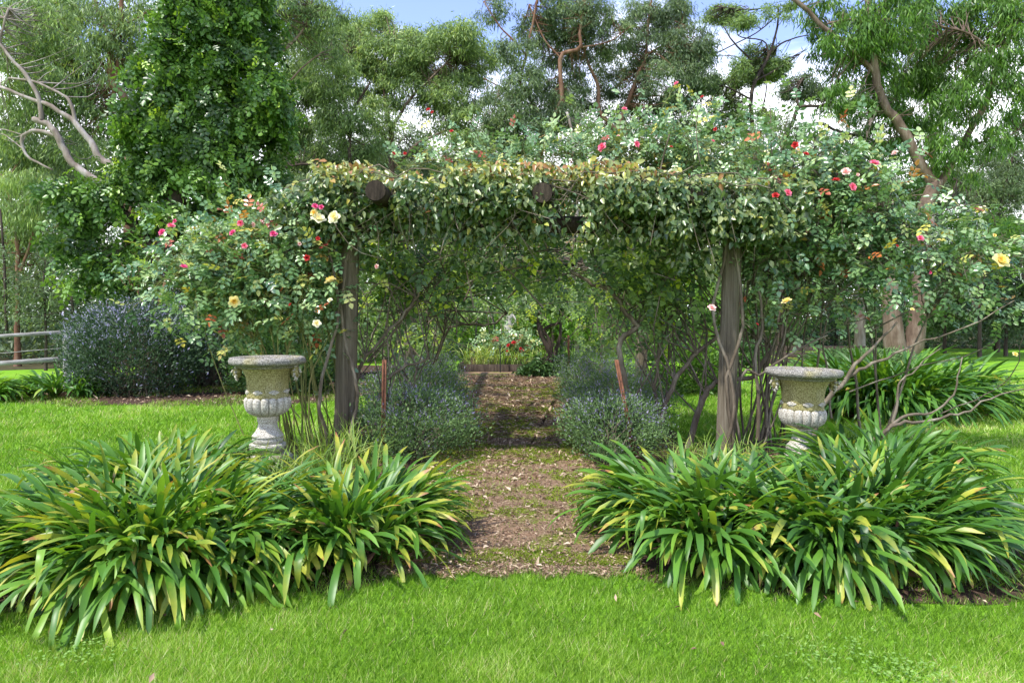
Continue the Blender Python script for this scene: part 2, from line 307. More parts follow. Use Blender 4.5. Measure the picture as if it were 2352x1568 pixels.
# ------------------------------------------------------------------ ground sheets
def sheet(name, poly, z, mat, sub=None):
    mb = MB(); P = np.array([[x, y, z] for x, y in poly]); c = P.mean(0)
    n = len(P); mb.add(np.vstack([P, c]), None, [[i, (i + 1) % n, n] for i in range(n)])
    return mb.build(name, mat)
g = MB(); xs = np.array([-700, -60, 60, 700.]); ys = np.array([-60, 60, 900.])
V = [[x, y, 0] for y in ys for x in xs]; g.add(V, [[r * 4 + c, r * 4 + c + 1, r * 4 + c + 5, r * 4 + c + 4] for r in range(2) for c in range(3)])
struct(g.build('ground', M['lawn']), label='bright green mown lawn reaching the trees')
def jag(pts, n=70, amp=.03):
    P = smooth_path([(*p, 0) for p in pts] + [(*pts[0], 0)], n)[:-1, :2]; return P + R.normal(0, amp, P.shape)
BED_L = jag([(-1.3, 3.32), (-2.0, 3.12), (-2.6, 3.2), (-2.95, 3.7), (-3.1, 4.7), (-2.9, 5.5), (-3.0, 6.9), (-1.4, 7.4), (-.5, 6.4), (-.45, 4.5), (-.62, 3.5)])
BED_R = jag([(.62, 3.55), (1.2, 3.35), (2.1, 3.2), (2.75, 3.38), (3.1, 4.0), (3.15, 4.9), (3.1, 5.8), (3.4, 7.2), (1.6, 7.4), (.6, 6.4), (.55, 4.5)])
PATH = [(x_, 3.56 + .035 * math.sin(x_ * 23) + .03 * math.sin(x_ * 61 + 1)) for x_ in np.linspace(-.72, .7, 34)] + [(.75, 6), (.8, 9), (.85, 12), (1.3, 16.4), (1.5, 17.0), (-1.6, 17.0), (-1.5, 16.4), (-1.0, 12), (-.95, 9), (-.75, 6)]
PATH = np.array(PATH)
BED_B = jag([(-2.0, 6.6), (-.7, 6.6), (-.75, 11), (-.8, 16), (-2.0, 16), (-2.2, 11)], 60, .05); BED_C = jag([(.6, 6.5), (1.5, 6.6), (2.0, 9), (2.1, 16), (.8, 16), (.7, 11)], 60, .05)
FLOOR = [(-60, 20), (-14, 17), (-6, 22), (0, 26), (12, 30), (60, 31), (120, 110), (-120, 110)]
struct(sheet('woodland_floor', FLOOR, .003, groundmat('woodland_floor', [(None, 2.5, [(.3, G(.03, .03, .015)), (.55, G(.07, .065, .03)), (.75, G(.13, .10, .06))])], 1)))
BED_W = jag([(-7.6, 12.3), (-8, 11.0), (-6, 10.4), (-3.2, 10.8), (-2.4, 13), (-3, 19), (-9, 19)], 60, .12)
struct(sheet('garden_bed', BED_L, .004, M['soil'])); struct(sheet('garden_bed', BED_R, .0045, M['soil']))
struct(sheet('garden_bed', BED_B, .006, M['soil'])); struct(sheet('garden_bed', BED_C, .0065, M['soil'])); struct(sheet('garden_bed', BED_W, .005, M['soil']))
struct(sheet('path', PATH, .0085, M['path']))
def inside(x, y, poly):
    r = np.zeros(len(x), bool); n = len(poly)
    for i in range(n):
        x0, y0 = poly[i]; x1, y1 = poly[(i + 1) % n]
        c = ((y0 > y) != (y1 > y)) & (x < (x1 - x0) * (y - y0) / (y1 - y0 + 1e-12) + x0); r ^= c
    return r
def vnoise(x, y, s, seed=0):
    rr = np.random.default_rng(seed); t = rr.random((64, 64)); x = x * s + 100; y = y * s + 100
    i = np.floor(x).astype(int); j = np.floor(y).astype(int); f = x - i; h = y - j; f = f * f * (3 - 2 * f); h = h * h * (3 - 2 * h)
    g = lambda a, b: t[a % 64, b % 64]
    return (g(i, j) * (1 - f) + g(i + 1, j) * f) * (1 - h) + (g(i, j + 1) * (1 - f) + g(i + 1, j + 1) * f) * h
# lawn blades
N = 620000
a, b = 2.1 ** -.5, 15.0 ** -.5
y = (a + (b - a) * R.random(N)) ** -2; x = (R.random(N) * 2 - 1) * (y * .78 + .9)
edge = np.random.default_rng(5).normal(0, .05, N)
ok = ~(inside(x + edge, y + edge, BED_L) | inside(x + edge, y + edge, BED_R) | inside(x, y + edge, PATH) | inside(x, y, BED_B) | inside(x, y, BED_C) | inside(x + edge, y + edge, BED_W))
stray = R.random(N) < .035 * (y < 7) + .5 * np.exp(-((y - 3.5) / .09) ** 2); ok |= stray; ok |= inside(x, y, BED_W) & (vnoise(x, y, 1.5, 6) > .42) & (R.random(N) < .8)
x, y = x[ok], y[ok]; n = len(x); sc = np.clip(y / 3, .9, 3.2)
pn = vnoise(x, y, 1.3, 3) * .5 + vnoise(x, y, 5, 4) * .5
D = rdir(n) * .75; D[:, 2] = np.abs(D[:, 2]) * .3 + .75; D[:, 0] += .12
worn = np.exp(-(((x - 1.6) / .35) ** 2 + ((y - 2.5) / .12) ** 2))
mb = MB(); tint = np.clip(R.normal(.40, .27, n) + (pn - .5) * .9 + (vnoise(x, y, .55, 12) - .5) * .45 + worn * .6 * R.random(n), 0, 1); tint[R.random(n) < .02] = 1
scatter(mb, 'blade', np.stack([x, y, np.full(n, -.002)], -1), D, rdir(n), (.026 + .034 * R.random(n)) * (.7 + .6 * pn) * sc ** .35 * (1 - .5 * worn), .0034 * sc, tint)
struct(mb.build('lawn_grass', M['grass']), 'stuff', 'short bright green lawn grass blades', 'grass')
# litter on path and beds
mb = MB(); n = 32000
y = 3.50 + (R.random(n) ** 2.6) * 12.5; x = R.normal(0, .62, n); k = inside(x, y, PATH); P = np.stack([x[k], y[k]], -1)
x2 = R.random(9000) * 7 - 3.5; y2 = 2.9 + R.random(9000) * 4.2; k2 = inside(x2, y2, BED_L) | inside(x2, y2, BED_R); P = np.vstack([P, np.stack([x2[k2], y2[k2]], -1)])
x3 = R.random(4000) * 6 - 8.5; y3 = 10.6 + R.random(4000) * 4; k3 = inside(x3, y3, BED_W); P = np.vstack([P, np.stack([x3[k3], y3[k3]], -1)])
x4 = R.random(9000) * 5 - 2.5; y4 = 6 + R.random(9000) * 10; k4 = inside(x4, y4, BED_B) | inside(x4, y4, BED_C); P = np.vstack([P, np.stack([x4[k4], y4[k4]], -1)])
n = len(P); D = rdir(n); D[:, 2] *= .25; Nn = rdir(n) * .45 + [0, 0, 1]; big = R.random(n) < .05
Ln = np.where(big, .045 + .03 * R.random(n), .012 + .020 * R.random(n)) * np.clip(P[:, 1] / 5, .8, 2); Wd = Ln * (.12 + .45 * R.random(n) ** 2)
scatter(mb, 'fold', np.column_stack([P, .016 + .012 * R.random(n)]), D, Nn, Ln, Wd, np.clip(R.normal(.5, .27, n) + big * .3, 0, 1))
struct(mb.build('leaf_litter', M['litter']), 'stuff', 'dry brown leaf litter strewn over the path and beds', 'leaf litter')
mb = MB(); n = 260; P = np.stack([R.random(n) * 8 - 4, 2.2 + R.random(n) * 6, .028 + .02 * R.random(n)], -1); D = rdir(n) * [1, 1, .3]
scatter(mb, 'fold', P, D, rdir(n) * .6 + [0, 0, 1], .02 + .03 * R.random(n), .012 + .008 * R.random(n), R.random(n))
struct(mb.build('fallen_leaves', M['litter']), 'stuff', 'scattered small fallen leaves on the lawn', 'fallen leaves')
mb = MB(); n = 420; cx = np.array([[1.43, 2.62], [1.52, 2.5], [1.2, 2.7], [-1.7, 2.7]])[R.integers(0, 4, n)] + R.normal(0, .09, (n, 2))
scatter(mb, 'ovate', np.column_stack([cx, .03 + .015 * R.random(n)]), rdir(n) * [1, 1, .2], rdir(n) * .3 + [0, 0, 1], .014, .013, R.random(n) * .6 + .3)
struct(mb.build('clover', leafmat('clover', [(0, G(.10, .22, .03)), (1, G(.26, .42, .10))], .5, .3, .3)), 'stuff', 'small clover patches in the front lawn', 'clover')
# moss on the path
mb = MB(); n = 120000; y = 3.7 + R.random(n) ** 1.4 * 10; x = R.random(n) * 2 - 1
k = inside(x, y, PATH) & (vnoise(x, y, 1.6, 8) * .6 + vnoise(x, y * 2.2, 6, 9) * .4 + np.where((y > 4.6) & (y < 9), .08, .0) > .56); x, y = x[k], y[k]; n = len(x); D = rdir(n) * .8; D[:, 2] = abs(D[:, 2]) + .3
scatter(mb, 'blade', np.stack([x, y, np.full(n, .01)], -1), D, rdir(n), .014 + .020 * R.random(n), .007 * np.clip(y / 5, .8, 2), np.clip(R.normal(.5, .25, n), 0, 1))
struct(mb.build('moss', leafmat('moss', [(0, G(.10, .14, .015)), (.6, G(.22, .30, .03)), (1, G(.36, .40, .07))], .8, .2, .1)), 'stuff', 'yellow green moss patches on the path', 'moss')

# ------------------------------------------------------------------ strap-leaved clumps
def straps(mb, base, az, L0, e0, bend, Wd, tint, dry, kink=None, seg=10, zmin=.015):
    """arched strap leaves; arrays of length n"""
    n = len(az); t = np.linspace(0, 1, seg + 1)
    h = np.stack([np.cos(az), np.sin(az), np.zeros(n)], -1); up = np.array([0, 0, 1.])
    sidev = np.stack([-np.sin(az), np.cos(az), np.zeros(n)], -1)
    pos = base.copy(); rows = []; prof = np.interp(t, [0, .12, .5, .78, .92, 1], [.42, .5, .92, 1, .74, .10])
    curl = R.normal(0, .5, n)
    for i in range(seg + 1):
        e = e0 - bend * t[i] ** 1.5
        if kink is not None: e = np.where(t[i] > kink[0], e - kink[1], e)
        aa = curl * t[i] * .6
        hd = h * np.cos(aa)[:, None] + sidev * np.sin(aa)[:, None]; sd_ = -h * np.sin(aa)[:, None] + sidev * np.cos(aa)[:, None]
        d = hd * np.cos(e)[:, None] + up * np.sin(e)[:, None]; nrmv = -hd * np.sin(e)[:, None] + up * np.cos(e)[:, None]
        w = (Wd * prof[i])[:, None] * .5
        tw = (curl * .9 * t[i])[:, None]; s2 = sd_ * np.cos(tw) + nrmv * np.sin(tw)
        z = np.maximum(pos[:, 2], zmin); pos[:, 2] = z
        rows.append(np.stack([pos - s2 * w + nrmv * w * .28, pos, pos + s2 * w + nrmv * w * .28], 1))
        pos = pos + d * (L0 / seg)[:, None]
    V = np.stack(rows, 1)                                   # n, seg+1, 3, 3
    off = (np.arange(n) * (seg + 1) * 3)[:, None, None]; i = np.arange(seg)[:, None] * 3
    q = np.concatenate([np.concatenate([i, i + 1, i + 4, i + 3], 1), np.concatenate([i + 1, i + 2, i + 5, i + 4], 1)])[None]
    mb.add(V.reshape(-1, 3), (q + off).reshape(-1, 4), None, tint=np.repeat(tint, (seg + 1) * 3), dry=np.repeat(dry, (seg + 1) * 3), along=np.tile(np.repeat(t, 3), n))
def agapanthus(label, c, r, n_ros, per=13, L0=.60, Wd=.046, height=1.0, yellow=.0, group='strap-leaved clumps', dryp=.4, seg=10, pale=0.0):
    o = thing('agapanthus', label, 'plant', (c[0], c[1], 0), group)
    mb = MB(); k = 0; B = []
    while k < n_ros:
        d = rdir(1)[0][:2] if False else (R.random(2) * 2 - 1)
        if d @ d > 1: continue
        B.append(d); k += 1
    B = np.array(B); rad = np.linalg.norm(B, axis=1)
    out = np.arctan2(B[:, 1] * r[1], B[:, 0] * r[0]); n = n_ros * per
    I = np.repeat(np.arange(n_ros), per); lay = np.tile(np.linspace(0, 1, per), n_ros)
    az = out[I] + R.normal(0, 1, n) * (1.5 - 1.0 * rad[I] ** .7); 
    base = np.stack([c[0] + B[I, 0] * r[0], c[1] + B[I, 1] * r[1], np.zeros(n)], -1) + R.normal(0, .025, (n, 3)) * [1, 1, .3]
    base[:, 2] = np.abs(base[:, 2]) + .02
    e0 = np.radians(82 - 36 * rad[I] * R.random(n) - 28 * lay) + R.normal(0, .08, n)
    bend = np.radians(40 + 58 * rad[I] * (.5 + .6 * lay) + 38 * lay) * (1 + R.normal(0, .18, n))
    Ls = L0 * (.70 + .45 * R.random(n)) * height * (1 + .16 * rad[I])
    tint = np.clip(R.normal(.42 + yellow, .2, n) + .12 * lay + pale, 0, 1); dry = np.where(R.random(n) < dryp, .7 + .45 * R.random(n), R.random(n) * .55)
    kk = R.random(n); kink = (np.where(kk < .12, .5 + .3 * R.random(n), 2), .5 + 1.1 * R.random(n))
    straps(mb, base, az, Ls, e0, bend, Wd * (.7 + .5 * R.random(n)), tint, dry, kink, seg)
    mb.build('leaves', M['strap'], o, True)
    # withered stalks and brown sheaths low in the clump
    ml = MB(); m = n_ros * 4; i = R.integers(0, n_ros, m); P = np.stack([c[0] + B[i, 0] * r[0] * 1.02, c[1] + B[i, 1] * r[1] * 1.02, np.full(m, .01)], -1) + R.normal(0, .05, (m, 3)) * [1, 1, 0]
    D = rdir(m); D[:, 2] = np.abs(D[:, 2]) * .7 + .15
    scatter(ml, 'fold', P, D, rdir(m), .15 + .15 * R.random(m), .012, np.clip(R.normal(.25, .2, m), 0, 1))
    ml.build('withered_sheaths', M['litter'], o)
    return o
GL = 'big strap-leaved clumps in front of the arch'
agapanthus('widest strap-leaved clump with yellowed tips, left of the path at the front', (-1.98, 3.80), (.62, .56), 84, 20, .56, .032, 1.0, .06, GL, .5)
agapanthus('rounded strap-leaved clump right of the left urn, tips arching over the path', (-.96, 3.95), (.33, .44), 44, 20, .52, .033, 1.0, .06, GL, .55)
agapanthus('upright strap-leaved clump behind the widest one, left of the left urn', (-2.62, 4.95), (.46, .40), 38, 15, .52, .034, 1.0, .04, GL, .25)
agapanthus('strap-leaved clump beside the path on its right, tips arching left over the soil', (1.22, 4.12), (.42, .48), 50, 20, .53, .033, 1.0, .0, GL, .35)
agapanthus('dark strap-leaved clump in front of the right urn with a shadowed hollow below', (1.88, 4.0), (.55, .48), 76, 20, .50, .033, 1.0, -.08, GL, .25)
agapanthus('glossy strap-leaved clump at the right end, its leaves swept to the right', (2.38, 4.45), (.34, .54), 50, 20, .51, .030, 1.0, -.10, GL, .1)
agapanthus('short strap-leaved clump growing around the foot of the right urn', (2.9, 5.3), (.38, .28), 28, 15, .60, .034, 1.0, -.05, GL, .15)
agapanthus('broad dark strap-leaved clump on the lawn behind the right urn', (5.35, 9.6), (1.0, .7), 100, 15, .92, .042, 1.0, -.06, None, .08, 8)
agapanthus('bright strap-leaved clump at the left edge below the white rails', (-8.9, 11.0), (.7, .35), 34, 14, .45, .04, 1.0, .1, None, .1, 7)
agapanthus('dark strap-leaved clump between the white rails and the violet shrub', (-7.7, 11.7), (.45, .35), 26, 14, .5, .04, 1.0, -.12, None, .0, 7)
# wispy grass round the left urn
def tuft(label, c, r, n, Ln, w=.006, mat='wild_grass', cat='grass tuft', name='grass_tuft', z=0, lo=.0):
    o = thing(name, label, cat, (c[0], c[1], z)); mb = MB()
    a = R.random(n) * 6.283; q = np.sqrt(R.random(n)); base = np.stack([c[0] + np.cos(a) * q * r[0], c[1] + np.sin(a) * q * r[1], np.full(n, z)], -1)
    straps(mb, base, R.random(n) * 6.283, Ln * (.5 + .7 * R.random(n)), np.radians(60 + 28 * R.random(n)), np.radians(30 + 90 * R.random(n)), np.full(n, w), np.clip(R.normal(.5, .25, n) + lo, 0, 1), np.zeros(n), None, 5, z + .01)
    mb.build('blades', M[mat], o); return o
tuft('wispy light green grass growing round the foot of the left urn', (-2.25, 5.15), (.75, .4), 600, .42)
tuft('thin weedy grass between the left timber post and the strap leaves', (-1.45, 5.7), (.35, .5), 350, .5)
tuft('low green weeds at the foot of the right timber post', (1.7, 5.7), (.45, .5), 400, .36)

# ------------------------------------------------------------------ urns
KU = .000771
def lathe(mb, prof, seg=64, fn=None, stain=lambda z: 0):
    prof = np.array(prof, float); a = np.arange(seg) * 2 * math.pi / seg
    r = prof[:, 0:1] * np.ones(seg); z = prof[:, 1:2] * np.ones(seg)
    if fn: r = fn(r, z, a[None])
    V = np.stack([r * np.cos(a), r * np.sin(a), z], -1); m = len(prof)
    i = np.arange(m - 1)[:, None] * seg; j = np.arange(seg)[None]; k = (j + 1) % seg
    st = np.array([stain(zz) for zz in prof[:, 1]])
    mb.add(V.reshape(-1, 3), np.stack([i + j, i + k, i + seg + k, i + seg + j], -1).reshape(-1, 4), stain=np.repeat(st, seg))
def smoothprof(p, n): return smooth_path([(a, b, 0) for a, b in p], n)[:, :2]
def urn(label, loc, low, rimtilt=0.0):
    o = thing('garden_urn', label, 'urn', loc, 'stone urns before the arch')
    def part(nm, fnb, smooth=True):
        mb = MB(); fnb(mb); mb.V = [v + np.array(loc) for v in mb.V]; return mb.build(nm, M['urn'], o, smooth)
    y0 = 1480 - low / KU
    Z = lambda y: (y0 - y) * KU
    P = lambda pts: [(r * KU, Z(y)) for r, y in pts]
    rough = lambda amp: (lambda r, z, a: r * (1 + amp * np.sin(a * 7 + z * 40) + R.normal(0, amp * .8, r.shape)))
    part('rim', lambda mb: lathe(mb, smoothprof(P([(300, 300), (335, 272), (378, 262), (400, 240), (402, 215), (388, 190), (360, 182), (325, 196), (298, 225), (268, 270), (238, 330), (205, 420)]), 30), 72, rough(.008), lambda z: 1.42))
    part('bowl', lambda mb: lathe(mb, smoothprof(P([(205, 640), (222, 615), (218, 560), (221, 480), (232, 400), (255, 340), (292, 285), (325, 268)]), 26), 96, lambda r, z, a: r * (1 + .03 * np.sign(np.cos(8 * a)) * np.abs(np.cos(8 * a)) ** .5) + R.normal(0, .0006, r.shape), lambda z: .62))
    part('fluted_cup', lambda mb: lathe(mb, smoothprof(P([(196, 618), (225, 622), (246, 645), (250, 690), (240, 740), (205, 790), (150, 820), (110, 832)]), 26), 160, lambda r, z, a: r * (.82 + .18 * np.abs(np.sin(8 * a)) ** .35), lambda z: -.05))
    part('pedestal', lambda mb: lathe(mb, P([(104, 825), (112, 838), (116, 850), (112, 862), (106, 868), (108, 876), (112, 882), (106, 888), (101, 910), (103, 935), (112, 965), (130, 1000), (155, 1030), (166, 1045), (168, 1055), (160, 1062), (158, 1070), (166, 1085), (166, 1105), (158, 1118), (150, 1124), (172, 1128), (192, 1136), (196, 1160), (190, 1185), (170, 1212), (150, 1235), (10, 1236)]), 64, rough(.004), lambda z: -.05))
    def plinth(mb):
        a = 170 * KU; zt, zb = Z(1236), max(Z(1480), -.02)
        for (s, z0, z1) in ((1.0, zb, zt - .05), (1.12, zt - .05, zt - .003)):
            b = a * s; V = [[x, y, z] for z in (z0, z1) for x, y in ((-b, -b), (b, -b), (b, b), (-b, b))]
            mb.add(V, [[0, 1, 5, 4], [1, 2, 6, 5], [2, 3, 7, 6], [3, 0, 4, 7], [4, 5, 6, 7]], stain=.2)
    part('plinth', plinth, False)
    for k in range(4):                                       # scrolled feet
        ang = math.radians(-62 + 90 * k); cx, cy = math.cos(ang) * 275 * KU, math.sin(ang) * 275 * KU
        def scroll(mb):
            th = np.linspace(0, 2.2 * 2 * math.pi, 46); rr = np.interp(th, [0, th[-1]], [.012, .062]); rad = np.interp(th, [0, th[-1]], [.018, .026])
            dx = np.array([math.cos(ang), math.sin(ang), 0]); c = np.array([cx, cy, Z(1390)])
            # disc of the scroll stands in the plane of (outward, up), thickened sideways
            side = np.array([-math.sin(ang), math.cos(ang), 0])
            ctr = c + np.outer(np.cos(th) * rr, dx) + np.outer(np.sin(th) * rr, [0, 0, 1.])
            for sgn in (-1, 1):
                Pp = ctr + side * sgn * .032
                tan = nrm(np.gradient(Pp, axis=0)); nn_ = np.cross(tan, side); ss = 8; a2 = np.arange(ss) * 2 * math.pi / ss
                Vv = Pp[:, None] + (np.cos(a2)[None, :, None] * nn_[:, None] * rad[:, None, None] * .62 + np.sin(a2)[None, :, None] * side * .034)
                m = len(Pp); i = np.arange(m - 1)[:, None] * ss; j = np.arange(ss)[None]; kq = (j + 1) % ss
                mb.add(Vv.reshape(-1, 3), np.stack([i + j, i + kq, i + ss + kq, i + ss + j], -1).reshape(-1, 4), stain=.05)
            tube(mb, [c + np.array([0, 0, .06]) - dx * .02, c - dx * .06 + np.array([0, 0, .085]), c - dx * .14 + np.array([0, 0, .09])], .032, .03, 8)
        part('scroll_foot', scroll)
    for k in range(8):                                       # shell and leaf reliefs round the lower bowl
        ang = math.pi / 8 * 1 + k * math.pi / 4 + .25; zc = Z(560)
        def shell(mb):
            for q in range(-3, 4):
                b = q * .38; r0 = 214 * KU; pts = []
                for tt in (0, .5, 1):
                    hgt = .038 * tt; off = b * .026 * tt * 1.3
                    aa = ang + off / r0; rr = r0 + .004 + .006 * math.sin(tt * 3.1)
                    pts.append([math.cos(aa) * rr, math.sin(aa) * rr, zc - .02 + hgt * math.cos(b * .8)])
                tube(mb, pts, .0035, .0075, 6, 5)
        part('shell_relief', shell)
    for s in (-1, 1):                                        # mask handles under the rim
        ang = math.pi / 2 + s * (math.pi / 2 + .12)
        def mask(mb):
            cx = math.cos(ang); cy = math.sin(ang); c = np.array([cx * 318 * KU, cy * 318 * KU, Z(345)])
            th = np.linspace(0, math.pi, 9); ph = np.arange(14) * 2 * math.pi / 14
            V = np.array([[math.sin(a) * math.cos(b) * .036, math.sin(a) * math.sin(b) * .034, math.cos(a) * .052] for a in th for b in ph]); V += R.normal(0, .0035, V.shape)
            q = [[i * 14 + j, i * 14 + (j + 1) % 14, (i + 1) * 14 + (j + 1) % 14, (i + 1) * 14 + j] for i in range(8) for j in range(14)]
            mb.add(V + c, q, stain=.7)
            side = np.array([-cy, cx, 0])
            for w in range(9):
                a = w / 9 * 6.28; d = side * math.cos(a) * .038 + np.array([0, 0, 1]) * math.sin(a) * .05
                tube(mb, [c + d * .8, c + d * 1.15 + np.array([cx, cy, 0]) * .012, c + d * 1.3 - np.array([0, 0, .012])], .011, .007, 6, 5)
            nose = c + np.array([cx, cy, 0]) * .036
            tube(mb, [nose + [0, 0, .02], nose + np.array([cx, cy, 0]) * .014 + [0, 0, -.005]], .008, .01, 6, 4)
            for e in (-1, 1):
                tube(mb, [nose + side * .016 * e + [0, 0, .022], nose + side * .005 * e + [0, 0, .024]], .006, .004, 6, 3)
            tube(mb, [nose + side * -.012 + [0, 0, -.024], nose + [0, 0, -.028], nose + side * .012 + [0, 0, -.024]], .004, .004, 6, 5)
        part('mask_handle', mask)
    return o
U1 = at(615, 1085, 5.8); U2 = at(1840, 1085, 5.8)
urn('weathered stone urn left of the path, rim stained dark, scroll feet showing', (U1[0], 5.8, .02), 0.0)
ur = urn('weathered stone urn right of the path, set lower among dark strap leaves', (U2[0], 5.8, .02), 0.10)
ur.rotation_euler = (0, math.radians(1.2), 0)

# ------------------------------------------------------------------ pergola
pg = thing('timber_pergola', 'weathered timber rose arch over the path with log rafters', 'pergola', (0, 6.6, 0))
BAYS = [(6.6, -1.62, 2.06), (11.0, -1.66, 2.06), (15.4, -1.70, 2.06)]
def post(x, y, lean, r=.088):
    mb = MB(); s = 12; a = np.arange(s) * 2 * math.pi / s + .2
    rr = np.where(np.arange(s) % 3 == 0, r * 1.16, r) ; rows = []; zs = np.linspace(-.05, 2.18, 14)
    for z in zs: rows.append(np.stack([x + lean * z + rr * np.cos(a) * (1 + R.normal(0, .012, s)), y + rr * np.sin(a), np.full(s, z)], -1))
    V = np.array(rows); i = np.arange(len(zs) - 1)[:, None] * s; j = np.arange(s)[None]; k = (j + 1) % s
    mb.add(V.reshape(-1, 3), np.stack([i + j, i + k, i + s + k, i + s + j], -1).reshape(-1, 4))
    n0 = mb.n; mb.Q.append(np.array([[n0 - s, n0 - s + 3, n0 - s + 6, n0 - s + 9]]))
    return mb.build('post', M['timber'], pg)
for y, xl, xr in BAYS:
    post(xl, y, .02); post(xr, y, .035)
    mb = MB(); tube(mb, [(xl - .45, y + .01, 2.24), (0, y, 2.25), (xr + .45, y - .01, 2.235)], .085, .085, 10, 9, .004, .03); mb.build('cross_beam', M['dark_timber'], pg)
for x, ys, ye in ((-1.19, 5.95, 9.0), (-1.74, 8.5, 15.9), (.27, 6.06, 15.9), (1.62, 6.10, 15.9)):  # back left log added off-line to move its shadow off the path middle
    mb = MB(); P = tube(mb, [(x, ys, 2.46), (x + .02, ys * .7 + ye * .3, 2.44), (x, ys * .35 + ye * .65, 2.45), (x, ye, 2.44)], .092, .085, 14, 14, .003, .025, tint=.3)
    c = np.array([x, ys - .005, 2.46]); a = np.arange(14) * 2 * math.pi / 14; s = np.vstack([[c - [0, .004, 0]], np.stack([c[0] + .09 * np.cos(a), np.full(14, c[1]), c[2] + .09 * np.sin(a)], -1)])
    mb.add(s, None, [[0, 1 + i, 1 + (i + 1) % 14] for i in range(14)]); mb.build('rafter', M['dark_timber'], pg)
# ------------------------------------------------------------------ leaves on the arch
def drape(mb, kind, boxes, Ln, asp, tintf, droop=.9, face=(-.0, -1, .6), thr=.38):
    for (c, r, n) in boxes:
        c = np.array(c); r = np.array(r); P = c + (R.random((n, 3)) * 2 - 1) * r
        lump = vnoise(P[:, 0], P[:, 2] + P[:, 1], 2.2, 21); lump = .6 * lump + .4 * vnoise(P[:, 0], P[:, 2] + P[:, 1], 6, 22); P = P[R.random(n) < np.clip((lump - thr) * 3.6, .03, 1)]; n = len(P)
        D = rdir(n) * .8 + [0, -.15, -droop]; Nn = rdir(n) * .7 + np.array(face)
        l = Ln * (.5 + .95 * R.random(n)); scatter(mb, kind, P, D, Nn, l, l * asp * (.8 + .4 * R.random(n)), np.clip(tintf(P), 0, 1))
cv = thing('creeper_vine', 'grey green and yellowing creeper covering the top of the arch', 'vine', (-1.7, 6.45, 0))
mb = MB()
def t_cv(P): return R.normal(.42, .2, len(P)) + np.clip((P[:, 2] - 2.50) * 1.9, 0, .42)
top = []
for i, x in enumerate(np.linspace(-1.95, 2.45, 12)):
    s = 1 - .5 * abs((x - .2) / 2.6) ** 3; zt = 2.56 + .06 * math.sin(i * 1.9) - .22 * max(0, abs(x - .15) - 1.5)
    zt += .05 * math.exp(-((x - .1) / 1.2) ** 2); top += [((x, 6.28, zt - .16), (.27, .26, .17 + .09 * math.sin(i * 2.3)), 1900), ((x, 6.5, zt + .05 + .05 * math.sin(i * 1.3)), (.27, .4, .10), 1300), ((x, 7.1, zt + .09), (.26, .5, .16), 320), ((x, 8.3, zt + .05), (.26, .9, .1), 160), ((x, 12.3, zt - .02), (.26, 3.3, .12), 950)]  # rearmost roof leaves added to dapple the rafter's shadow stripe
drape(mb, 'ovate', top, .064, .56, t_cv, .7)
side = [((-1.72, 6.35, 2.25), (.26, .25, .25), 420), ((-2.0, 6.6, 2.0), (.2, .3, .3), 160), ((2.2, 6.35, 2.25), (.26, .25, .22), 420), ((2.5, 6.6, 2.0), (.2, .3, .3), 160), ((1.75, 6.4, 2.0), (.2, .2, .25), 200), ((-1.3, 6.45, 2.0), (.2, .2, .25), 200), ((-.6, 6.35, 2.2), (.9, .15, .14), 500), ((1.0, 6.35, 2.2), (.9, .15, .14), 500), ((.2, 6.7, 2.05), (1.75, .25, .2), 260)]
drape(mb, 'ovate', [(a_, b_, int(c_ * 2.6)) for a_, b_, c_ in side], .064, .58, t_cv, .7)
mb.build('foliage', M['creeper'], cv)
mb = MB()
for i in range(170):
    x = R.random() * 4.6 - 2.1; p = np.array([x, 6.2 + R.random() * .3, 2.5 + R.random() * .12]); q = p + [R.normal(0, .35), R.normal(-.05, .1), -.1 - R.random() * .6]
    tube(mb, [p, (p + q) / 2 + R.normal(0, .08, 3), q], .005, .003, 4, 7)
for i in range(14):
    y0 = 6.1 + R.random() * .5; x = R.random() * 3 - 1.8; tube(mb, [(x, y0, 2.6), (x + .7, y0 - .05, 2.64 + R.normal(0, .04)), (x + 1.4, y0, 2.58)], .006, .005, 4, 12, .035)
for (x, s) in ((-1.55, 1), (-1.7, -1), (1.98, 1), (2.12, -1)):
    tube(mb, [(x, 6.42, 0), (x + s * .1, 6.4, .7), (x - s * .07, 6.45, 1.4), (x + s * .1, 6.4, 2.3)], .02, .012, 6, 14, .01)
mb.build('stems', M['brown_cane'], cv)
# climbing roses inside the arch: leafy walls and sagging ceiling
def t_in(P): return R.normal(.45, .25, len(P))
def climber(label, boxes, stems, n_twig, Ln=.085, seed=0):
    o = thing('climbing_rose', label, 'climbing rose', stems[0][0][0], 'climbing roses inside the arch'); mb = MB()
    drape(mb, 'rose', boxes, Ln * 1.75, 1.0, t_in, .5, (0, -.5, .9)); mb.build('foliage', M['inner_leaf'], o)
    mb = MB()
    for pts, r0, r1 in stems: tube(mb, pts, r0, r1, 7, None, .01, .05)
    for i in range(n_twig):
        c, r, n = boxes[R.integers(len(boxes))]; p = np.array(c) + (R.random(3) * 2 - 1) * r; s = stems[R.integers(len(stems))][0]; b = np.array(s[R.integers(1, len(s))])
        if np.linalg.norm(p - b) > 3.2: b = p + R.normal(0, .5, 3)
        tube(mb, [b, (p + b) / 2 + R.normal(0, .14, 3) + [0, 0, .12], p], .009, .004, 4, 7)
    mb.build('stems', M['brown_cane'], o); return o
A = lambda l, Y: [at(u, v, Y + (e[0] if e else 0)) for (u, v, *e) in l]
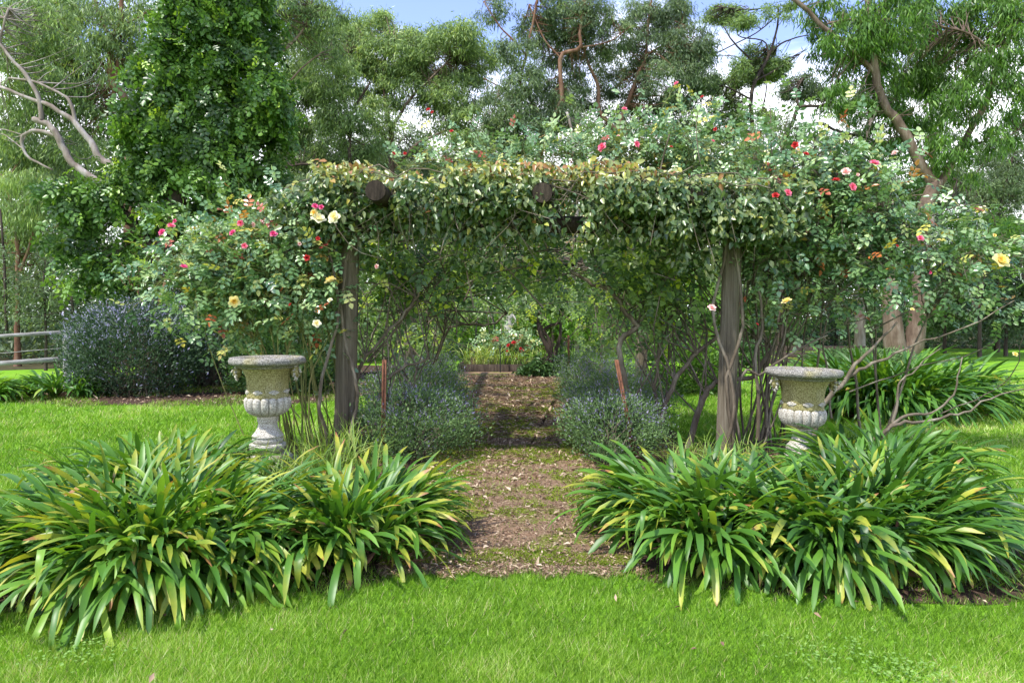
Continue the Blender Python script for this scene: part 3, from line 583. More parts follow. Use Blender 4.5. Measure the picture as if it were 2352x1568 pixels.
climber('climbing rose on the left inner wall of the arch, above the violet flowers', [((-1.55, 7.4, 1.65), (.35, .6, .6), 330), ((-1.5, 9, 1.55), (.4, .9, .65), 420), ((-1.5, 11.5, 1.5), (.45, 1.3, .7), 520), ((-1.5, 14, 1.4), (.5, 1.3, .8), 500), ((-.9, 7.6, 2.1), (.6, .7, .22), 380)],
        [(A([(811, 990), (851, 953), (877, 896), (894, 866), (934, 840), (984, 823)], 6.9), .022, .012), (A([(824, 966), (884, 946), (931, 920), (951, 890), (957, 850)], 6.95), .018, .012), (A([(784, 990), (815, 880), (840, 823), (884, 770), (927, 723), (957, 683), (971, 623)], 7.0), .022, .012), (A([(845, 830), (930, 728), (962, 640)], 7.05), .013, .01), (A([(1000, 830), (1031, 756), (1077, 746), (1134, 743), (1165, 720)], 9), .018, .012), (A([(950, 930), (990, 850), (1020, 770), (1025, 690)], 9), .02, .012)], 110)
climber('climbing rose on the right inner wall, old grey limb bent at an elbow', [((1.75, 7.4, 1.7), (.35, .6, .55), 330), ((1.75, 9, 1.6), (.45, .9, .65), 420), ((1.8, 11.5, 1.5), (.5, 1.3, .75), 520), ((1.8, 14, 1.4), (.5, 1.3, .85), 500), ((1.3, 7.6, 2.1), (.6, .7, .22), 380)],
        [(A([(1504, 1040), (1471, 990), (1451, 923), (1430, 850), (1424, 790), (1434, 770), (1463, 748), (1437, 716), (1417, 686), (1391, 660), (1351, 646), (1311, 626)], 7.2), .034, .018), (A([(1501, 1043), (1528, 940), (1551, 873), (1600, 810), (1650, 770)], 7.1), .035, .018), (A([(1520, 1000), (1505, 900), (1510, 830), (1530, 760), (1560, 700)], 7.4), .022, .012), (A([(1580, 1030), (1601, 950), (1621, 906), (1651, 883), (1735, 858), (1775, 800)], 7.0), .036, .02)], 120)
climber('tangled rose ceiling hanging under the log rafters', [((.2, 6.95, 2.0), (1.7, .3, .26), 520), ((.2, 7.4, 2.0), (1.6, .3, .26), 400), ((.2, 8.3, 1.95), (1.6, .8, .30), 1000), ((.2, 10, 1.85), (1.6, 1.0, .34), 900), ((.2, 12, 1.82), (1.6, 1.1, .34), 800), ((.2, 14.2, 1.75), (1.6, 1.3, .40), 700), ((-1.0, 7.4, 1.75), (.4, .5, .3), 300), ((1.35, 7.4, 1.75), (.4, .5, .3), 300)],
        [([(-1.6, 8.6, 0), (-1.5, 8.5, 1.5), (-.8, 8.5, 2.15), (.8, 8.6, 2.2)], .025, .012), ([(2.0, 10.2, 0), (1.9, 10.1, 1.4), (1.2, 10, 2.1), (-.6, 10, 2.1)], .025, .012), ([(2.0, 12.4, 0), (1.8, 12.4, 1.4), (.9, 12.4, 1.9), (-.9, 12.4, 2.0)], .025, .012)], 130)

# ------------------------------------------------------------------ rose blooms
def bloom_mesh(kind, open_=1.0):
    mb = MB(); 
    for ring, (npet, rad, ht, tilt) in enumerate(((5, 1.0, .15, .35), (5, .82, .3, .8), (4, .58, .42, 1.15), (4, .32, .5, 1.4))):
        for k in range(npet):
            a = k * 6.283 / npet + ring * .7 + R.normal(0, .1); c, s = math.cos(a), math.sin(a); tl = tilt / open_
            P = []
            for i in range(4):
                t = i / 3; w = .52 * math.sin(.5 + t * 2.1) * rad * .9; rr = rad * t * math.cos(tl * .8); z = rad * t * math.sin(tl) * .9 + .12 * (t * t) * (-1 if ring == 0 else .3)
                for q in (-1, 0, 1):
                    x = rr + (-.06 if q else 0) + R.normal(0, .02); yv = q * w; zz = z + abs(q) * .10 + R.normal(0, .03)
                    P.append([x * c - yv * s, x * s + yv * c, zz])
            q = [[i * 3 + j, i * 3 + j + 1, i * 3 + j + 4, i * 3 + j + 3] for i in range(3) for j in range(2)]
            mb.add(P, q, tint=np.clip(.15 + .25 * (3 - ring) + R.normal(0, .1), 0, 1))
    ob = mb.build('bloom', M[kind], None, True); me = ob.data; bpy.data.objects.remove(ob); return me
BM = {k: [bloom_mesh(k, 1.0), bloom_mesh(k, 1.25)] for k in ('pink', 'magenta', 'red', 'yellow', 'cream', 'palepink')}
NAMES = dict(pink='bright pink rose bloom', magenta='deep magenta rose bloom', red='red rose bloom or red leaf cluster', yellow='yellow rose bloom', cream='pale cream yellow rose bloom', palepink='pale salmon pink rose bloom')  # red blooms on the arch roses stand in for red leaf clusters
def blooms(o, lst, Y):
    for (u, v, s, k, *e) in lst:
        p = at(u, v, Y + (e[0] if e else 0)); b = bpy.data.objects.new('rose_bloom', BM[k][R.integers(2)]); COL.objects.link(b)
        b.parent = o; b.location = Vector(p) - o.location; r = 1.02 * s * (Y + (e[0] if e else 0)) / F * .56
        b.scale = (r, r, r); b.rotation_euler = (math.radians(55 + R.normal(0, 22)), R.normal(0, .35), R.normal(0, .5)); b['label'] = NAMES[k]
def rosebush(label, bases, blobs, n_canes, per, Ln, Y, cmat='cane', cr=.009, sprays=(), leafmat_='rose_leaf', group='rose bushes beside the arch', lm=.5, spread=.22, extra=(), mf=.14):
    o = thing('rose_bush', label, 'rose bush', bases[0], group); mc = MB(); ml = MB()
    tot = sum(b[4] for b in blobs); TG = []
    for (u, v, ru, rv, w, *e) in blobs:
        dY = e[0] if e else 0; c = at(u, v, Y + dY); rr = np.array([ru, 0, rv]) * (Y + dY) / F; rr[1] = max(.35, .6 * rr[0])
        TG.append(in_blob(max(1, int(n_canes * w / tot)), c, rr, .35))
    TG = np.concatenate(TG); R.shuffle(TG); mains = []
    nm = max(8, int(len(TG) * mf))
    if 1:
        for ti, t in enumerate(TG):
            if ti < nm:
                b = np.array(bases[np.argmin([np.linalg.norm(np.array(q) - t) + R.random() * 1.5 for q in bases])]) + R.normal(0, .12, 3) * [1, 1, 0]; d = t - b
                mid = b + d * .5 + np.array([d[0] * -.12, d[1] * -.1, .18 * np.linalg.norm(d[:2]) + .05]) + R.normal(0, .06, 3); cr_ = cr * 1.25
            else:
                mp_ = mains[np.argmin([np.linalg.norm(q[6] - t) + .5 * R.random() for q in mains])]; b = mp_[R.integers(4, 8)]; d = t - b
                mid = b + d * .5 + np.array([0, 0, .12 * np.linalg.norm(d)]) + R.normal(0, .05, 3); cr_ = cr * .6
            P = tube(mc, [b, mid, t], cr_ * (.7 + .6 * R.random()), cr * .3, 4, 9, .010)
            if ti < nm: mains.append(P)
            # side shoots with compound leaves over the outer half
            for k in range(per):
                f = (.66 if ti < nm else .25) + (.34 if ti < nm else .75) * R.random() ** .6; q_ = f * 7.99; p = P[int(q_)] * (1 - q_ % 1) + P[int(q_) + 1] * (q_ % 1)
                sh = p + R.normal(0, spread, 3) * (.4 + .6 * f) 
                if R.random() < .35: tube(mc, [p, (p + sh) / 2 + R.normal(0, .02, 3), sh], cr * .3, cr * .2, 3, 4)
                D = rdir(1) + nrm((sh - p)[None]) * .6; m_ = 1
                scatter(ml, 'rose', sh[None], D, rdir(1) * .6 + [0, -.35, .8], Ln * (.75 + .5 * R.random()), Ln * (.8 + .4 * R.random()), np.clip(R.normal(lm, .22), 0, .885) if R.random() > .045 else .88 + .12 * R.random())
    for (pts, nl) in sprays:
        P = tube(mc, A(pts, Y), cr * .8, cr * .3, 4, 16, .006)
        for k in range(nl):
            p = P[R.integers(4, 16)]; scatter(ml, 'rose', p[None], rdir(1) + [0, 0, .2], rdir(1) * .5 + [0, -.4, .7], Ln * (.7 + .5 * R.random()), Ln, np.clip(R.normal(.6, .2), 0, .9))
    for (pts, r0, r1, dy) in extra: tube(mc, A(pts, Y + dy), r0, r1, 7, None, .006, .06)
    mc.build('canes', M[cmat], o); ml.build('foliage', M[leafmat_], o); return o
lr = rosebush('rose bush left of the arch, rising behind the left urn with yellow and pink blooms', [(-1.95, 6.75, 0), (-1.75, 6.7, 0), (-2.15, 6.6, 0)],
    [(640, 580, 110, 95, 3), (500, 590, 120, 75, 3), (715, 560, 60, 80, 1.6), (440, 650, 90, 45, 1.2), (600, 680, 110, 50, 1.4), (720, 660, 50, 50, .6), (560, 500, 60, 30, .5), (790, 770, 35, 30, .12)], 220, 13, .13, 6.5,
    sprays=[([(690, 960), (560, 800), (440, 720), (330, 682)], 12), ([(720, 900), (700, 650), (700, 520), (723, 478)], 8), ([(640, 880), (560, 700), (470, 560), (388, 524)], 10), ([(560, 1000), (480, 800), (470, 720), (440, 690)], 3)])
blooms(lr, [(373, 534, 17, 'magenta'), (393, 520, 17, 'pink'), (402, 508, 10, 'magenta'), (553, 513, 16, 'pink'), (580, 516, 13, 'palepink'), (535, 535, 16, 'magenta'), (628, 539, 18, 'magenta'), (562, 565, 14, 'pink'), (422, 614, 18, 'magenta'),
            (723, 475, 17, 'magenta'), (738, 476, 12, 'magenta'), (731, 506, 34, 'cream'), (722, 490, 18, 'yellow'), (769, 500, 30, 'cream'), (760, 647, 28, 'yellow'), (537, 692, 26, 'yellow'), (727, 744, 20, 'cream'), (705, 592, 15, 'red'), (730, 548, 10, 'red'), (866, 612, 12, 'palepink', .3), (758, 690, 12, 'cream'), (667, 700, 9, 'red'), (600, 508, 8, 'palepink'), (688, 560, 9, 'palepink')], 5.8)
rr_ = rosebush('large grey green rose bush right of the arch with pink and yellow blooms', [(2.5, 7.1, 0), (3.0, 7.4, 0), (3.7, 7.0, 0), (2.45, 6.9, 0)],
    [(1850, 470, 150, 110, 4), (1960, 570, 140, 95, 3.4), (1800, 600, 70, 110, 1.6), (2140, 600, 90, 50, 1.1), (2260, 570, 80, 60, 1.0), (1950, 440, 120, 75, 2.4), (1730, 430, 70, 70, 1.3), (1850, 690, 90, 35, .45), (2090, 690, 110, 30, .3), (2250, 690, 90, 40, .3), (1800, 350, 100, 45, 1.3), (1940, 370, 80, 40, .9)], 350, 11, .135, 6.7, 'brown_cane', .010, lm=.46, mf=.07,
    sprays=[([(1760, 700), (1775, 480), (1772, 300), (1765, 195)], 9), ([(1900, 700), (2100, 520), (2250, 470), (2310, 560)], 10), ([(2000, 760), (2150, 690), (2290, 690), (2352, 720)], 9), ([(1950, 900), (2120, 840), (2260, 800), (2340, 700)], 9), ([(2160, 950), (2260, 905), (2330, 850), (2360, 700)], 8), ([(1700, 600), (1620, 420), (1600, 300), (1612, 228)], 6)],
    extra=[([(1990, 1043), (2001, 1013), (2035, 989), (2052, 974), (2095, 970), (2168, 960), (2221, 944), (2268, 916), (2352, 893)], .022, .005, -.9), ([(2045, 978), (2088, 953), (2135, 950), (2185, 915), (2200, 870), (2210, 820)], .015, .005, -.8),
           ([(2050, 970), (2060, 925), (2064, 885), (2100, 850), (2160, 800)], .013, .004, -.7), ([(1868, 1000), (1880, 944), (1928, 889), (1968, 836), (2008, 793), (2060, 740)], .03, .009, -.3), ([(1940, 872), (1980, 848), (2035, 823), (2100, 790), (2200, 760), (2330, 690)], .018, .005, -.3),
           ([(1740, 1010), (1742, 900), (1735, 820), (1750, 740), (1740, 640)], .02, .012, -.1), ([(1700, 1020), (1690, 920), (1712, 850), (1745, 860), (1800, 820), (1900, 770)], .016, .008, -.2), ([(1760, 980), (1765, 880), (1800, 780), (1810, 700)], .012, .007, .1), ([(1910, 960), (1905, 860), (1890, 800), (1905, 720)], .012, .007, .2)])
blooms(rr_, [(2008, 377, 24, 'pink'), (1943, 395, 20, 'palepink'), (1957, 430, 20, 'pink'), (1808, 444, 20, 'pink'), (1920, 415, 18, 'red'), (1826, 334, 16, 'red'), (1643, 297, 9, 'red'), (1637, 325, 10, 'pink'), (1613, 223, 8, 'red'), (2056, 352, 14, 'palepink'), (1781, 450, 16, 'red'), (1851, 355, 14, 'red'),
             (2295, 602, 40, 'yellow'), (1808, 694, 24, 'yellow'), (1635, 708, 20, 'palepink'), (2113, 548, 16, 'pink'), (2331, 814, 12, 'yellow'), (2283, 541, 10, 'yellow'), (2095, 711, 9, 'yellow'), (2060, 565, 8, 'red'), (2136, 626, 8, 'magenta'), (1739, 745, 8, 'red'), (1970, 402, 9, 'palepink')], 5.85)
rt = rosebush('rose rambling over the top of the arch with bright pink blooms against the trees', [(.4, 7.9, 2.5), (1.3, 7.9, 2.5), (-.2, 7.9, 2.45), (1.9, 8.0, 2.4)],
    [(1210, 365, 120, 40, 1.6), (1400, 345, 120, 50, 2.4), (1560, 350, 110, 60, 2.4), (1690, 370, 100, 50, 1.6), (1080, 390, 80, 25, .6), (960, 390, 70, 20, .3)], 190, 10, .125, 7.6, 'cane', .007, lm=.5,
    sprays=[([(1480, 400), (1445, 330), (1434, 256)], 7), ([(1560, 400), (1520, 270), (1540, 215), (1554, 197)], 7), ([(1500, 400), (1580, 300), (1640, 250), (1655, 215)], 8), ([(1380, 380), (1300, 310), (1240, 285)], 7), ([(1060, 420), (1000, 340), (984, 255)], 3), ([(950, 420), (905, 370), (902, 352)], 5)], leafmat_='rose_leaf')
blooms(rt, [(1554, 193, 12, 'pink'), (1434, 252, 14, 'pink'), (1384, 339, 22, 'pink'), (1462, 332, 16, 'pink'), (1541, 338, 8, 'red'), (1317, 388, 9, 'palepink'), (1420, 313, 8, 'palepink'), (984, 252, 9, 'red'), (993, 258, 8, 'red'), (1037, 302, 9, 'red'), (904, 353, 9, 'red'), (930, 353, 8, 'red')], 7.0)

# ------------------------------------------------------------------ catmint along the path and other low shrubs
def mound(name, label, c, r, n, Ln, asp, mat, cat, group=None, kind='fold', stem='brown_cane', flowers=.0, up=.7, z0=0.0, sub=None, ns=40):
    o = thing(name, label, cat, (c[0], c[1], 0), group); mb = MB(); sub = sub or max(8, n // 130)
    cc = np.array([c[0], c[1], r[2] * .48 + z0]); rr = np.array([r[0], r[1], r[2] * .52]); S = in_blob(sub, cc, rr, .75); S[:, 2] = np.maximum(S[:, 2], .03)
    I = R.integers(0, sub, n); P = S[I] + R.normal(0, 1, (n, 3)) * (rr * .16); P[:, 2] = np.abs(P[:, 2]) + .01
    D = nrm(P - cc) * .6 + rdir(n) * .7 + [0, 0, up]; topf = np.clip((P[:, 2] - cc[2]) / rr[2], 0, 1)
    tint = np.clip(R.normal(.42, .2, n) + (R.normal(0, .12, sub))[I], 0, .86); fl = R.random(n) < flowers * (.25 + topf); tint[fl] = .9 + .1 * R.random(fl.sum())
    l = Ln * (.6 + .8 * R.random(n)); scatter(mb, kind, P, D, rdir(n) + [0, -.2, .5], l, l * asp, tint)
    if flowers > 0:                                          # loose flowering shoots standing out of the mound
        m = int(70 + n * .012); d = rdir(m); d[:, 2] = np.abs(d[:, 2]) * .8 + .15; B0 = cc + d * rr * (.8 + .25 * R.random(m))[:, None]; dd = nrm(d * .7 + rdir(m) * .35 + [0, 0, .5]); ln = Ln * (3 + 4 * R.random(m))
        for k in range(9):
            f = k / 9; scatter(mb, kind, B0 + dd * (ln * f)[:, None] + R.normal(0, .004, (m, 3)), dd + rdir(m) * .9, rdir(m), Ln * (.9 - .5 * f), Ln * .3, np.where(R.random(m) < .75 * f, .9 + .1 * R.random(m), .3 + .3 * R.random(m)))
    mb.build('foliage', M[mat], o)
    mb = MB()
    for i in range(ns):
        t = S[R.integers(sub)]; b = np.array([c[0], c[1], 0]) + R.normal(0, .2, 3) * [r[0], r[1], 0]; tube(mb, [b, (b + t) / 2 + R.normal(0, .05, 3), t + R.normal(0, .03, 3)], .006 + .004 * r[2], .003, 4, 5)
    mb.build('stems', M[stem], o); return o
GC = 'violet flowered shrubs edging the path'
for lb, c, r, n in (('nearest violet flowered mound on the left edge of the path', (-.95, 6.75), (.58, .6, .62), 11000), ('violet flowered mound on the left of the path, behind the nearest mound', (-1.2, 8.0), (.62, .65, .78), 9000),
                    ('grey green flowering mound halfway down the left of the path', (-1.25, 9.6), (.62, .8, .72), 7000), ('farthest grey green mound on the left of the path before the raised bed', (-1.45, 12.2), (.6, 1.0, .72), 5000),
                    ('nearest violet flowered mound on the right edge of the path by the rusty picket', (.98, 6.6), (.50, .55, .58), 10000), ('violet flowered mound on the right of the path, behind the nearest mound', (1.25, 8.0), (.60, .7, .72), 9000),
                    ('grey green flowering mound halfway down the right of the path', (1.32, 9.8), (.66, .8, .74), 7000), ('farthest grey green mound on the right of the path before the raised bed', (1.5, 12.4), (.72, 1.0, .74), 5000)):
    mound('catmint_shrub', lb, c, r, n, .03, .42, 'catmint', 'shrub', GC, flowers=.16)
mound('flowering_shrub', 'dark blue green shrub dotted with violet flowers, in front of the white rails', (-6.6, 12.0), (1.15, .8, 1.55), 26000, .055, .4, 'plumbago', 'shrub', flowers=.16, ns=120)
mound('flowering_shrub', 'tall grey shrub with a haze of violet flowers, under the vine-covered tree', (-6.1, 13.6), (1.2, .9, 2.2), 14000, .06, .35, 'plumbago', 'shrub', flowers=.22, ns=160)
mound('garden_shrub', 'dark leafy shrub right of the vine-covered trunk, behind the left urn', (-4.15, 12.3), (.95, .8, 1.35), 12000, .08, .45, 'shrub_dark', 'shrub', ns=60)
mound('garden_shrub', 'green bush on the lawn seen between the right post and the old grey limb', (3.3, 12.4), (.8, .7, .95), 9000, .07, .5, 'gum_light', 'shrub')
mound('garden_shrub', 'low grey green hedge plant at the foot of the double-trunked tree', (8.6, 17.0), (1.5, .6, .55), 8000, .07, .4, 'catmint', 'shrub')
mound('garden_shrub', 'leafy bush at the left end of the sunken timber edging', (5.9, 18.5), (1.0, .6, .7), 6000, .08, .45, 'shrub_dark', 'shrub')

# pickets
def picket(label, a, b, Y, r=.012, mat='rust', name='metal_picket', cat='picket'):
    mb = MB(); P0, P1 = at(*a, Y), at(*b, Y)
    for ang in (0, 2.09, 4.19):
        d = np.array([math.cos(ang), math.sin(ang), 0]) * r * 1.9; s = np.array([-math.sin(ang), math.cos(ang), 0]) * r * .25
        V = [P0 - s, P0 + s, P0 + s + d, P0 - s + d, P1 - s, P1 + s, P1 + s + d, P1 - s + d]; mb.add(V, [[0, 1, 2, 3], [4, 7, 6, 5], [0, 4, 5, 1], [1, 5, 6, 2], [2, 6, 7, 3], [3, 7, 4, 0]])
    o = mb.build(name, M[mat]); return tag(o, label, cat, 'rusty pickets inside the arch')
picket('upright rusty picket left of the path, beside the nearest left mound', (882, 826), (879, 1062), 6.3)
picket('leaning rusty picket right of the path, against the grey limb', (1415, 826), (1462, 1075), 6.4)
picket('short rusty picket near the second right post', (1404, 860), (1406, 945), 9.8)
picket('thin rusty picket at the far right end of the arch', (1305, 770), (1307, 880), 14)

# ------------------------------------------------------------------ raised bed, statue and planting at the end of the path
rb = thing('raised_bed', 'low dark timber raised bed closing the end of the path', 'raised bed', (0, 17.1, 0))
def box(mb, x0, x1, y0, y1, z0, z1, **k):
    mb.add([[x, y, z] for z in (z0, z1) for x, y in ((x0, y0), (x1, y0), (x1, y1), (x0, y1))], [[0, 1, 5, 4], [1, 2, 6, 5], [2, 3, 7, 6], [3, 0, 4, 7], [4, 5, 6, 7]], **k)
for (x0, x1, y0, y1) in ((-1.35, 2.2, 17.0, 17.12), (-1.35, -1.23, 17.12, 20.2), (2.08, 2.2, 17.12, 20.2), (-1.23, 2.08, 20.08, 20.2)):
    mb = MB(); box(mb, x0, x1, y0, y1, -.01, .19 if y0 != 17.12 else .187); mb.build('sleeper', M['dark_timber'], rb)
mb = MB(); box(mb, -1.228, 2.078, 17.122, 20.078, -.01, .13); mb.build('soil', M['soil'], rb)
tuft('yellow green arching grasses at the left of the raised bed', (-.75, 17.7), (.55, .35), 150, .6, .02, 'wild_grass', 'grass clump', 'grass_clump', .13, .25)
tuft('light green grasses in the middle of the raised bed', (.35, 17.7), (.8, .35), 140, .45, .02, 'wild_grass', 'grass clump', 'grass_clump', .13, 0)
tuft('shaggy dark green clump spilling over the right of the raised bed', (1.15, 16.7), (.5, .35), 500, .65, .02, 'wild_grass', 'grass clump', 'grass_clump', 0, -.2)
rb2 = rosebush('small red flowered rose bush in the raised bed at the end of the path', [(.2, 18.2, .13), (-.2, 18.4, .13)], [(1150, 800, 60, 40, 2), (1200, 800, 40, 35, 1)], 50, 8, .2, 18.3, 'cane', .008, group=None, lm=.6)
blooms(rb2, [(1168, 793, 9, 'red'), (1180, 787, 11, 'red'), (1191, 783, 9, 'red'), (1196, 800, 7, 'red'), (1165, 806, 6, 'red'), (1104, 820, 8, 'yellow')], 17.8)
st = thing('garden_statue', 'small pale stone figure on a thin pedestal beyond the red roses', 'statue', (at(1169, 700, 21)[0], 21, 0))
sx = at(1169, 700, 21)[0]
def rev(mb, prof, x, y, seg=14, sx_=1, sy_=1):
    a = np.arange(seg) * 6.2832 / seg; V = np.array([[x + r * sx_ * np.cos(b) + dx, y + r * sy_ * np.sin(b), z] for (r, z, dx) in prof for b in a]); m = len(prof)
    mb.add(V, [[i * seg + j, i * seg + (j + 1) % seg, (i + 1) * seg + (j + 1) % seg, (i + 1) * seg + j] for i in range(m - 1) for j in range(seg)], stain=-.1)
mb = MB(); rev(mb, [(.2, 0, 0), (.2, .08, 0), (.13, .12, 0), (.11, .5, 0), (.16, .56, 0), (.16, .62, 0), (.0, .62, 0)], sx, 21); mb.build('pedestal', M['urn'], st, True)
mb = MB(); rev(mb, [(.12, .62, .02), (.15, .7, .02), (.13, .85, -.01), (.12, 1.0, -.03), (.14, 1.12, -.02), (.085, 1.22, 0), (.10, 1.32, .01), (.13, 1.42, .01), (.11, 1.48, .0), (.045, 1.51, 0), (.04, 1.54, 0), (.065, 1.58, 0), (.08, 1.65, 0), (.065, 1.72, 0), (.0, 1.75, 0)], sx, 21, 14, 1, .8)
tube(mb, [(sx - .11, 20.98, 1.45), (sx - .18, 20.9, 1.3), (sx - .04, 20.86, 1.24)], .035, .025, 7, 7); tube(mb, [(sx + .12, 20.98, 1.45), (sx + .2, 20.92, 1.28), (sx + .12, 20.88, 1.12)], .035, .025, 7, 7); mb.build('figure', M['urn'], st, True)
ob = thing('iron_obelisk', 'black wire obelisk frame standing in the raised bed', 'obelisk', (at(1115, 800, 18.9)[0], 18.9, .13)); ox = at(1115, 800, 18.9)[0]
for sxx, syy in ((-1, -1), (1, -1), (1, 1), (-1, 1)):
    mb = MB(); tube(mb, [(ox + sxx * .28, 18.9 + syy * .28, .1), (ox + sxx * .24, 18.9 + syy * .24, 1.2), (ox, 18.9, 2.1)], .012, .01, 5, 8); mb.build('leg', M['black_iron'], ob)
for z, w in ((.5, .27), (.9, .25), (1.25, .22), (1.6, .14)):
    mb = MB(); tube(mb, [(ox - w, 18.9 - w, z), (ox + w, 18.9 - w, z), (ox + w, 18.9 + w, z), (ox - w, 18.9 + w, z), (ox - w, 18.9 - w, z)], .008, .008, 4, 25); mb.build('hoop', M['black_iron'], ob)
mb = MB(); tube(mb, [(at(1149, 800, 16.8)[0], 16.8, 0), (at(1149, 800, 16.8)[0], 16.8, .72)], .014, .012, 6, 4); tag(mb.build('garden_stake', M['black_iron']), 'thin black stake standing before the raised bed', 'stake')
# timber edging in the right mid-ground
eg = thing('timber_edging', 'dark stacked sleepers edging the garden beyond the right urn', 'garden edging', (at(1895, 800, 20)[0], 20, 0))
for k, (z, dx) in enumerate(((.0, 0), (.16, .25), (.32, .5))):
    mb = MB(); x0 = at(1770, 0, 20)[0] + dx; box(mb, x0, at(2040, 0, 20)[0], 20 + k * .55, 20.2 + k * .55, z, z + .158); mb.build('sleeper', M['dark_timber'], eg)
# white rail fence
fe = thing('rail_fence', 'weathered white timber rail fence at the left edge', 'fence', (at(-60, 0, 13)[0], 13, 0))
for (a, b, h) in (((-160, 782), (168, 761), .035), ((-160, 846), (140, 824), .045)):
    P0 = at(*a, 13); P1 = at(*b, 13.4); mb = MB(); V = []
    for P in (P0, P1):
        for dy, dz in ((-.03, -h), (.03, -h), (.03, h), (-.03, h)): V.append(P + [0, dy, dz])
    mb.add(V, [[0, 4, 5, 1], [1, 5, 6, 2], [2, 6, 7, 3], [3, 7, 4, 0], [0, 1, 2, 3], [4, 7, 6, 5]]); mb.build('rail', M['rail'], fe)
mb = MB(); tube(mb, [at(-160, 812, 13.02), at(0, 811, 13.03), at(60, 806, 13.1), at(140, 800, 13.3)], .008, .008, 5, 10); mb.build('wire', M['rail'], fe)
for u in (-140, 150):
    p = at(u, 0, 13.25); mb = MB(); tube(mb, [(p[0], 13.3, 0), (p[0], 13.3, 1.15)], .07, .07, 10, 5, 0, .03); mb.build('post', M['rail'], fe)

# ------------------------------------------------------------------ trees
def tree(label, Y, limbs, blobs, bark, leaf, sub=.5, per=260, Ln=.2, asp=.18, droop=.9, twig=True, dens=1.0, kind='gum', group='trees behind the garden', name='gum_tree', tb=.42, depth=.9, cat='tree', twr=.02, flat=.7, shell=.4):
    """limbs: (points, r0, r1); the first one starts at the ground. blobs: (u, v, ru, rv, weight, dY)"""
    L0 = limbs[0][0][0]; base = at(L0[0], HZ, Y + (L0[2] if len(L0) > 2 else 0)); base[2] = 0
    o = thing(name, label, cat, base, group); mb = MB(); tips = []
    for k, (pts, r0, r1) in enumerate(limbs):
        P = A(pts, Y); 
        if k == 0: P = [base] + list(P)
        lk = 1 if label.startswith(('tall tree', 'twisted')) else (.78 if k in (0, 3) else .66) if label.startswith('large double') else .8 if label.startswith('leaning') else .62; r0, r1 = r0 * lk, r1 * lk; Q = tube(mb, P, r0, r1, 9 if r0 > .09 else 6, None, r0 * .12, .05, .35 if k == 0 else 0); tips.append(Q[1:] if k else Q[len(Q) // 3:])
    tips = np.concatenate(tips); ml = MB()
    if kind == 'gum': sub, per, Ln, dens = sub * .74, per * .44, Ln * .86, dens * 1.5
    for (u, v, ru, rv, w, *e) in blobs:
        if kind == 'gum': ru, rv = ru * 1.12, rv * 1.15
        dY = e[0] if e else (R.choice([-.5, .3, .9, 1.4] if not label.startswith('large') else [-.3, .9, 1.5, 2]) if kind == 'gum' else 0); c = at(u, v, Y + dY); m = (Y + dY) / F; rr = np.array([ru * m, max(sub, depth * .8 * (ru + rv) / 2 * m), rv * m])
        ns = max(2, int(dens * w * 1.5 * (rr[0] + sub * .5) * (rr[2] + sub * .5) / (sub * sub * .5)))
        S = in_blob(ns, c, rr, shell)
        if twig:
            for s in S[: ns if ns < 60 else 60]:
                b = tips[np.argmin(np.linalg.norm(tips - s, axis=1) + R.random(len(tips)) * .4)]; d = s - b; l = np.linalg.norm(d)
                if l < .1 or (kind == 'gum' and l > 1.9): continue
                tube(mb, [b, b + d * .45 + R.normal(0, .09 * l, 3) - [0, 0, .04 * l], s], min(.010 + twr * l * .22, .045), .005, 4, 6)
        n = int(ns * per * (.80 if kind == 'gum' else 1)); I = R.integers(0, ns, n); q = R.normal(0, .46, (n, 3)) * sub * (.6 + .9 * R.random(ns))[I][:, None]; q[:, 2] = q[:, 2] * flat - np.abs(q[:, 0]) * .25
        P = S[I] + q; D = rdir(n) * .75 + nrm(q) * .25 + [0, 0, -droop]; bias = R.normal(0, .13 if kind == 'gum' else .2, ns)
        tint = np.clip(R.normal(tb, .17, n) + bias[I], 0, 1); l = Ln * (.6 + .7 * R.random(n))
        scatter(ml, kind, P, D, rdir(n), l, l * asp, tint)
    mb.build('trunk', M[bark], o, True); ml.build('crown', M[leaf], o); return o
# vine-smothered tree on the left
tree('tall tree smothered in dark glossy climbing vine, left of the arch', 13.5, [([(385, 800), (375, 640), (400, 480), (430, 300), (500, 120), (540, -120)], .26, .12), ([(385, 760), (340, 560), (260, 467), (210, 430)], .14, .06), ([(400, 700), (480, 500), (560, 300), (600, 150)], .12, .05)],
     [(500, -60, 120, 90, 1.2), (480, 60, 120, 90, 1.5), (560, 70, 80, 110, 1.2, .5), (410, 170, 100, 90, 1.5), (540, 210, 110, 110, 1.4), (360, 290, 90, 80, 1.4), (470, 330, 110, 100, 1.5), (590, 330, 70, 110, 1.0, .4), (340, 400, 80, 55, 1.2), (470, 450, 110, 80, 1.2), (570, 480, 70, 80, .8), (420, 540, 110, 60, .8), (610, 230, 45, 60, .9),
      (170, 430, 60, 40, 1.1, -.3), (240, 440, 50, 45, .8, -.3), (150, 520, 45, 45, .7, -.3), (220, 560, 50, 60, .6), (280, 600, 60, 60, .5), (190, 640, 30, 40, .5), (360, 640, 40, 50, .5), (520, 580, 70, 60, .6, .6), (370, 830, 45, 50, .25, -.4)],
     'dark_bark', 'vine_tree', .30, 34, .24, 1.0, .8, True, 1.1, 'rose', None, 'vine_covered_tree', .40, .8, 'tree', .02, .65, .55)
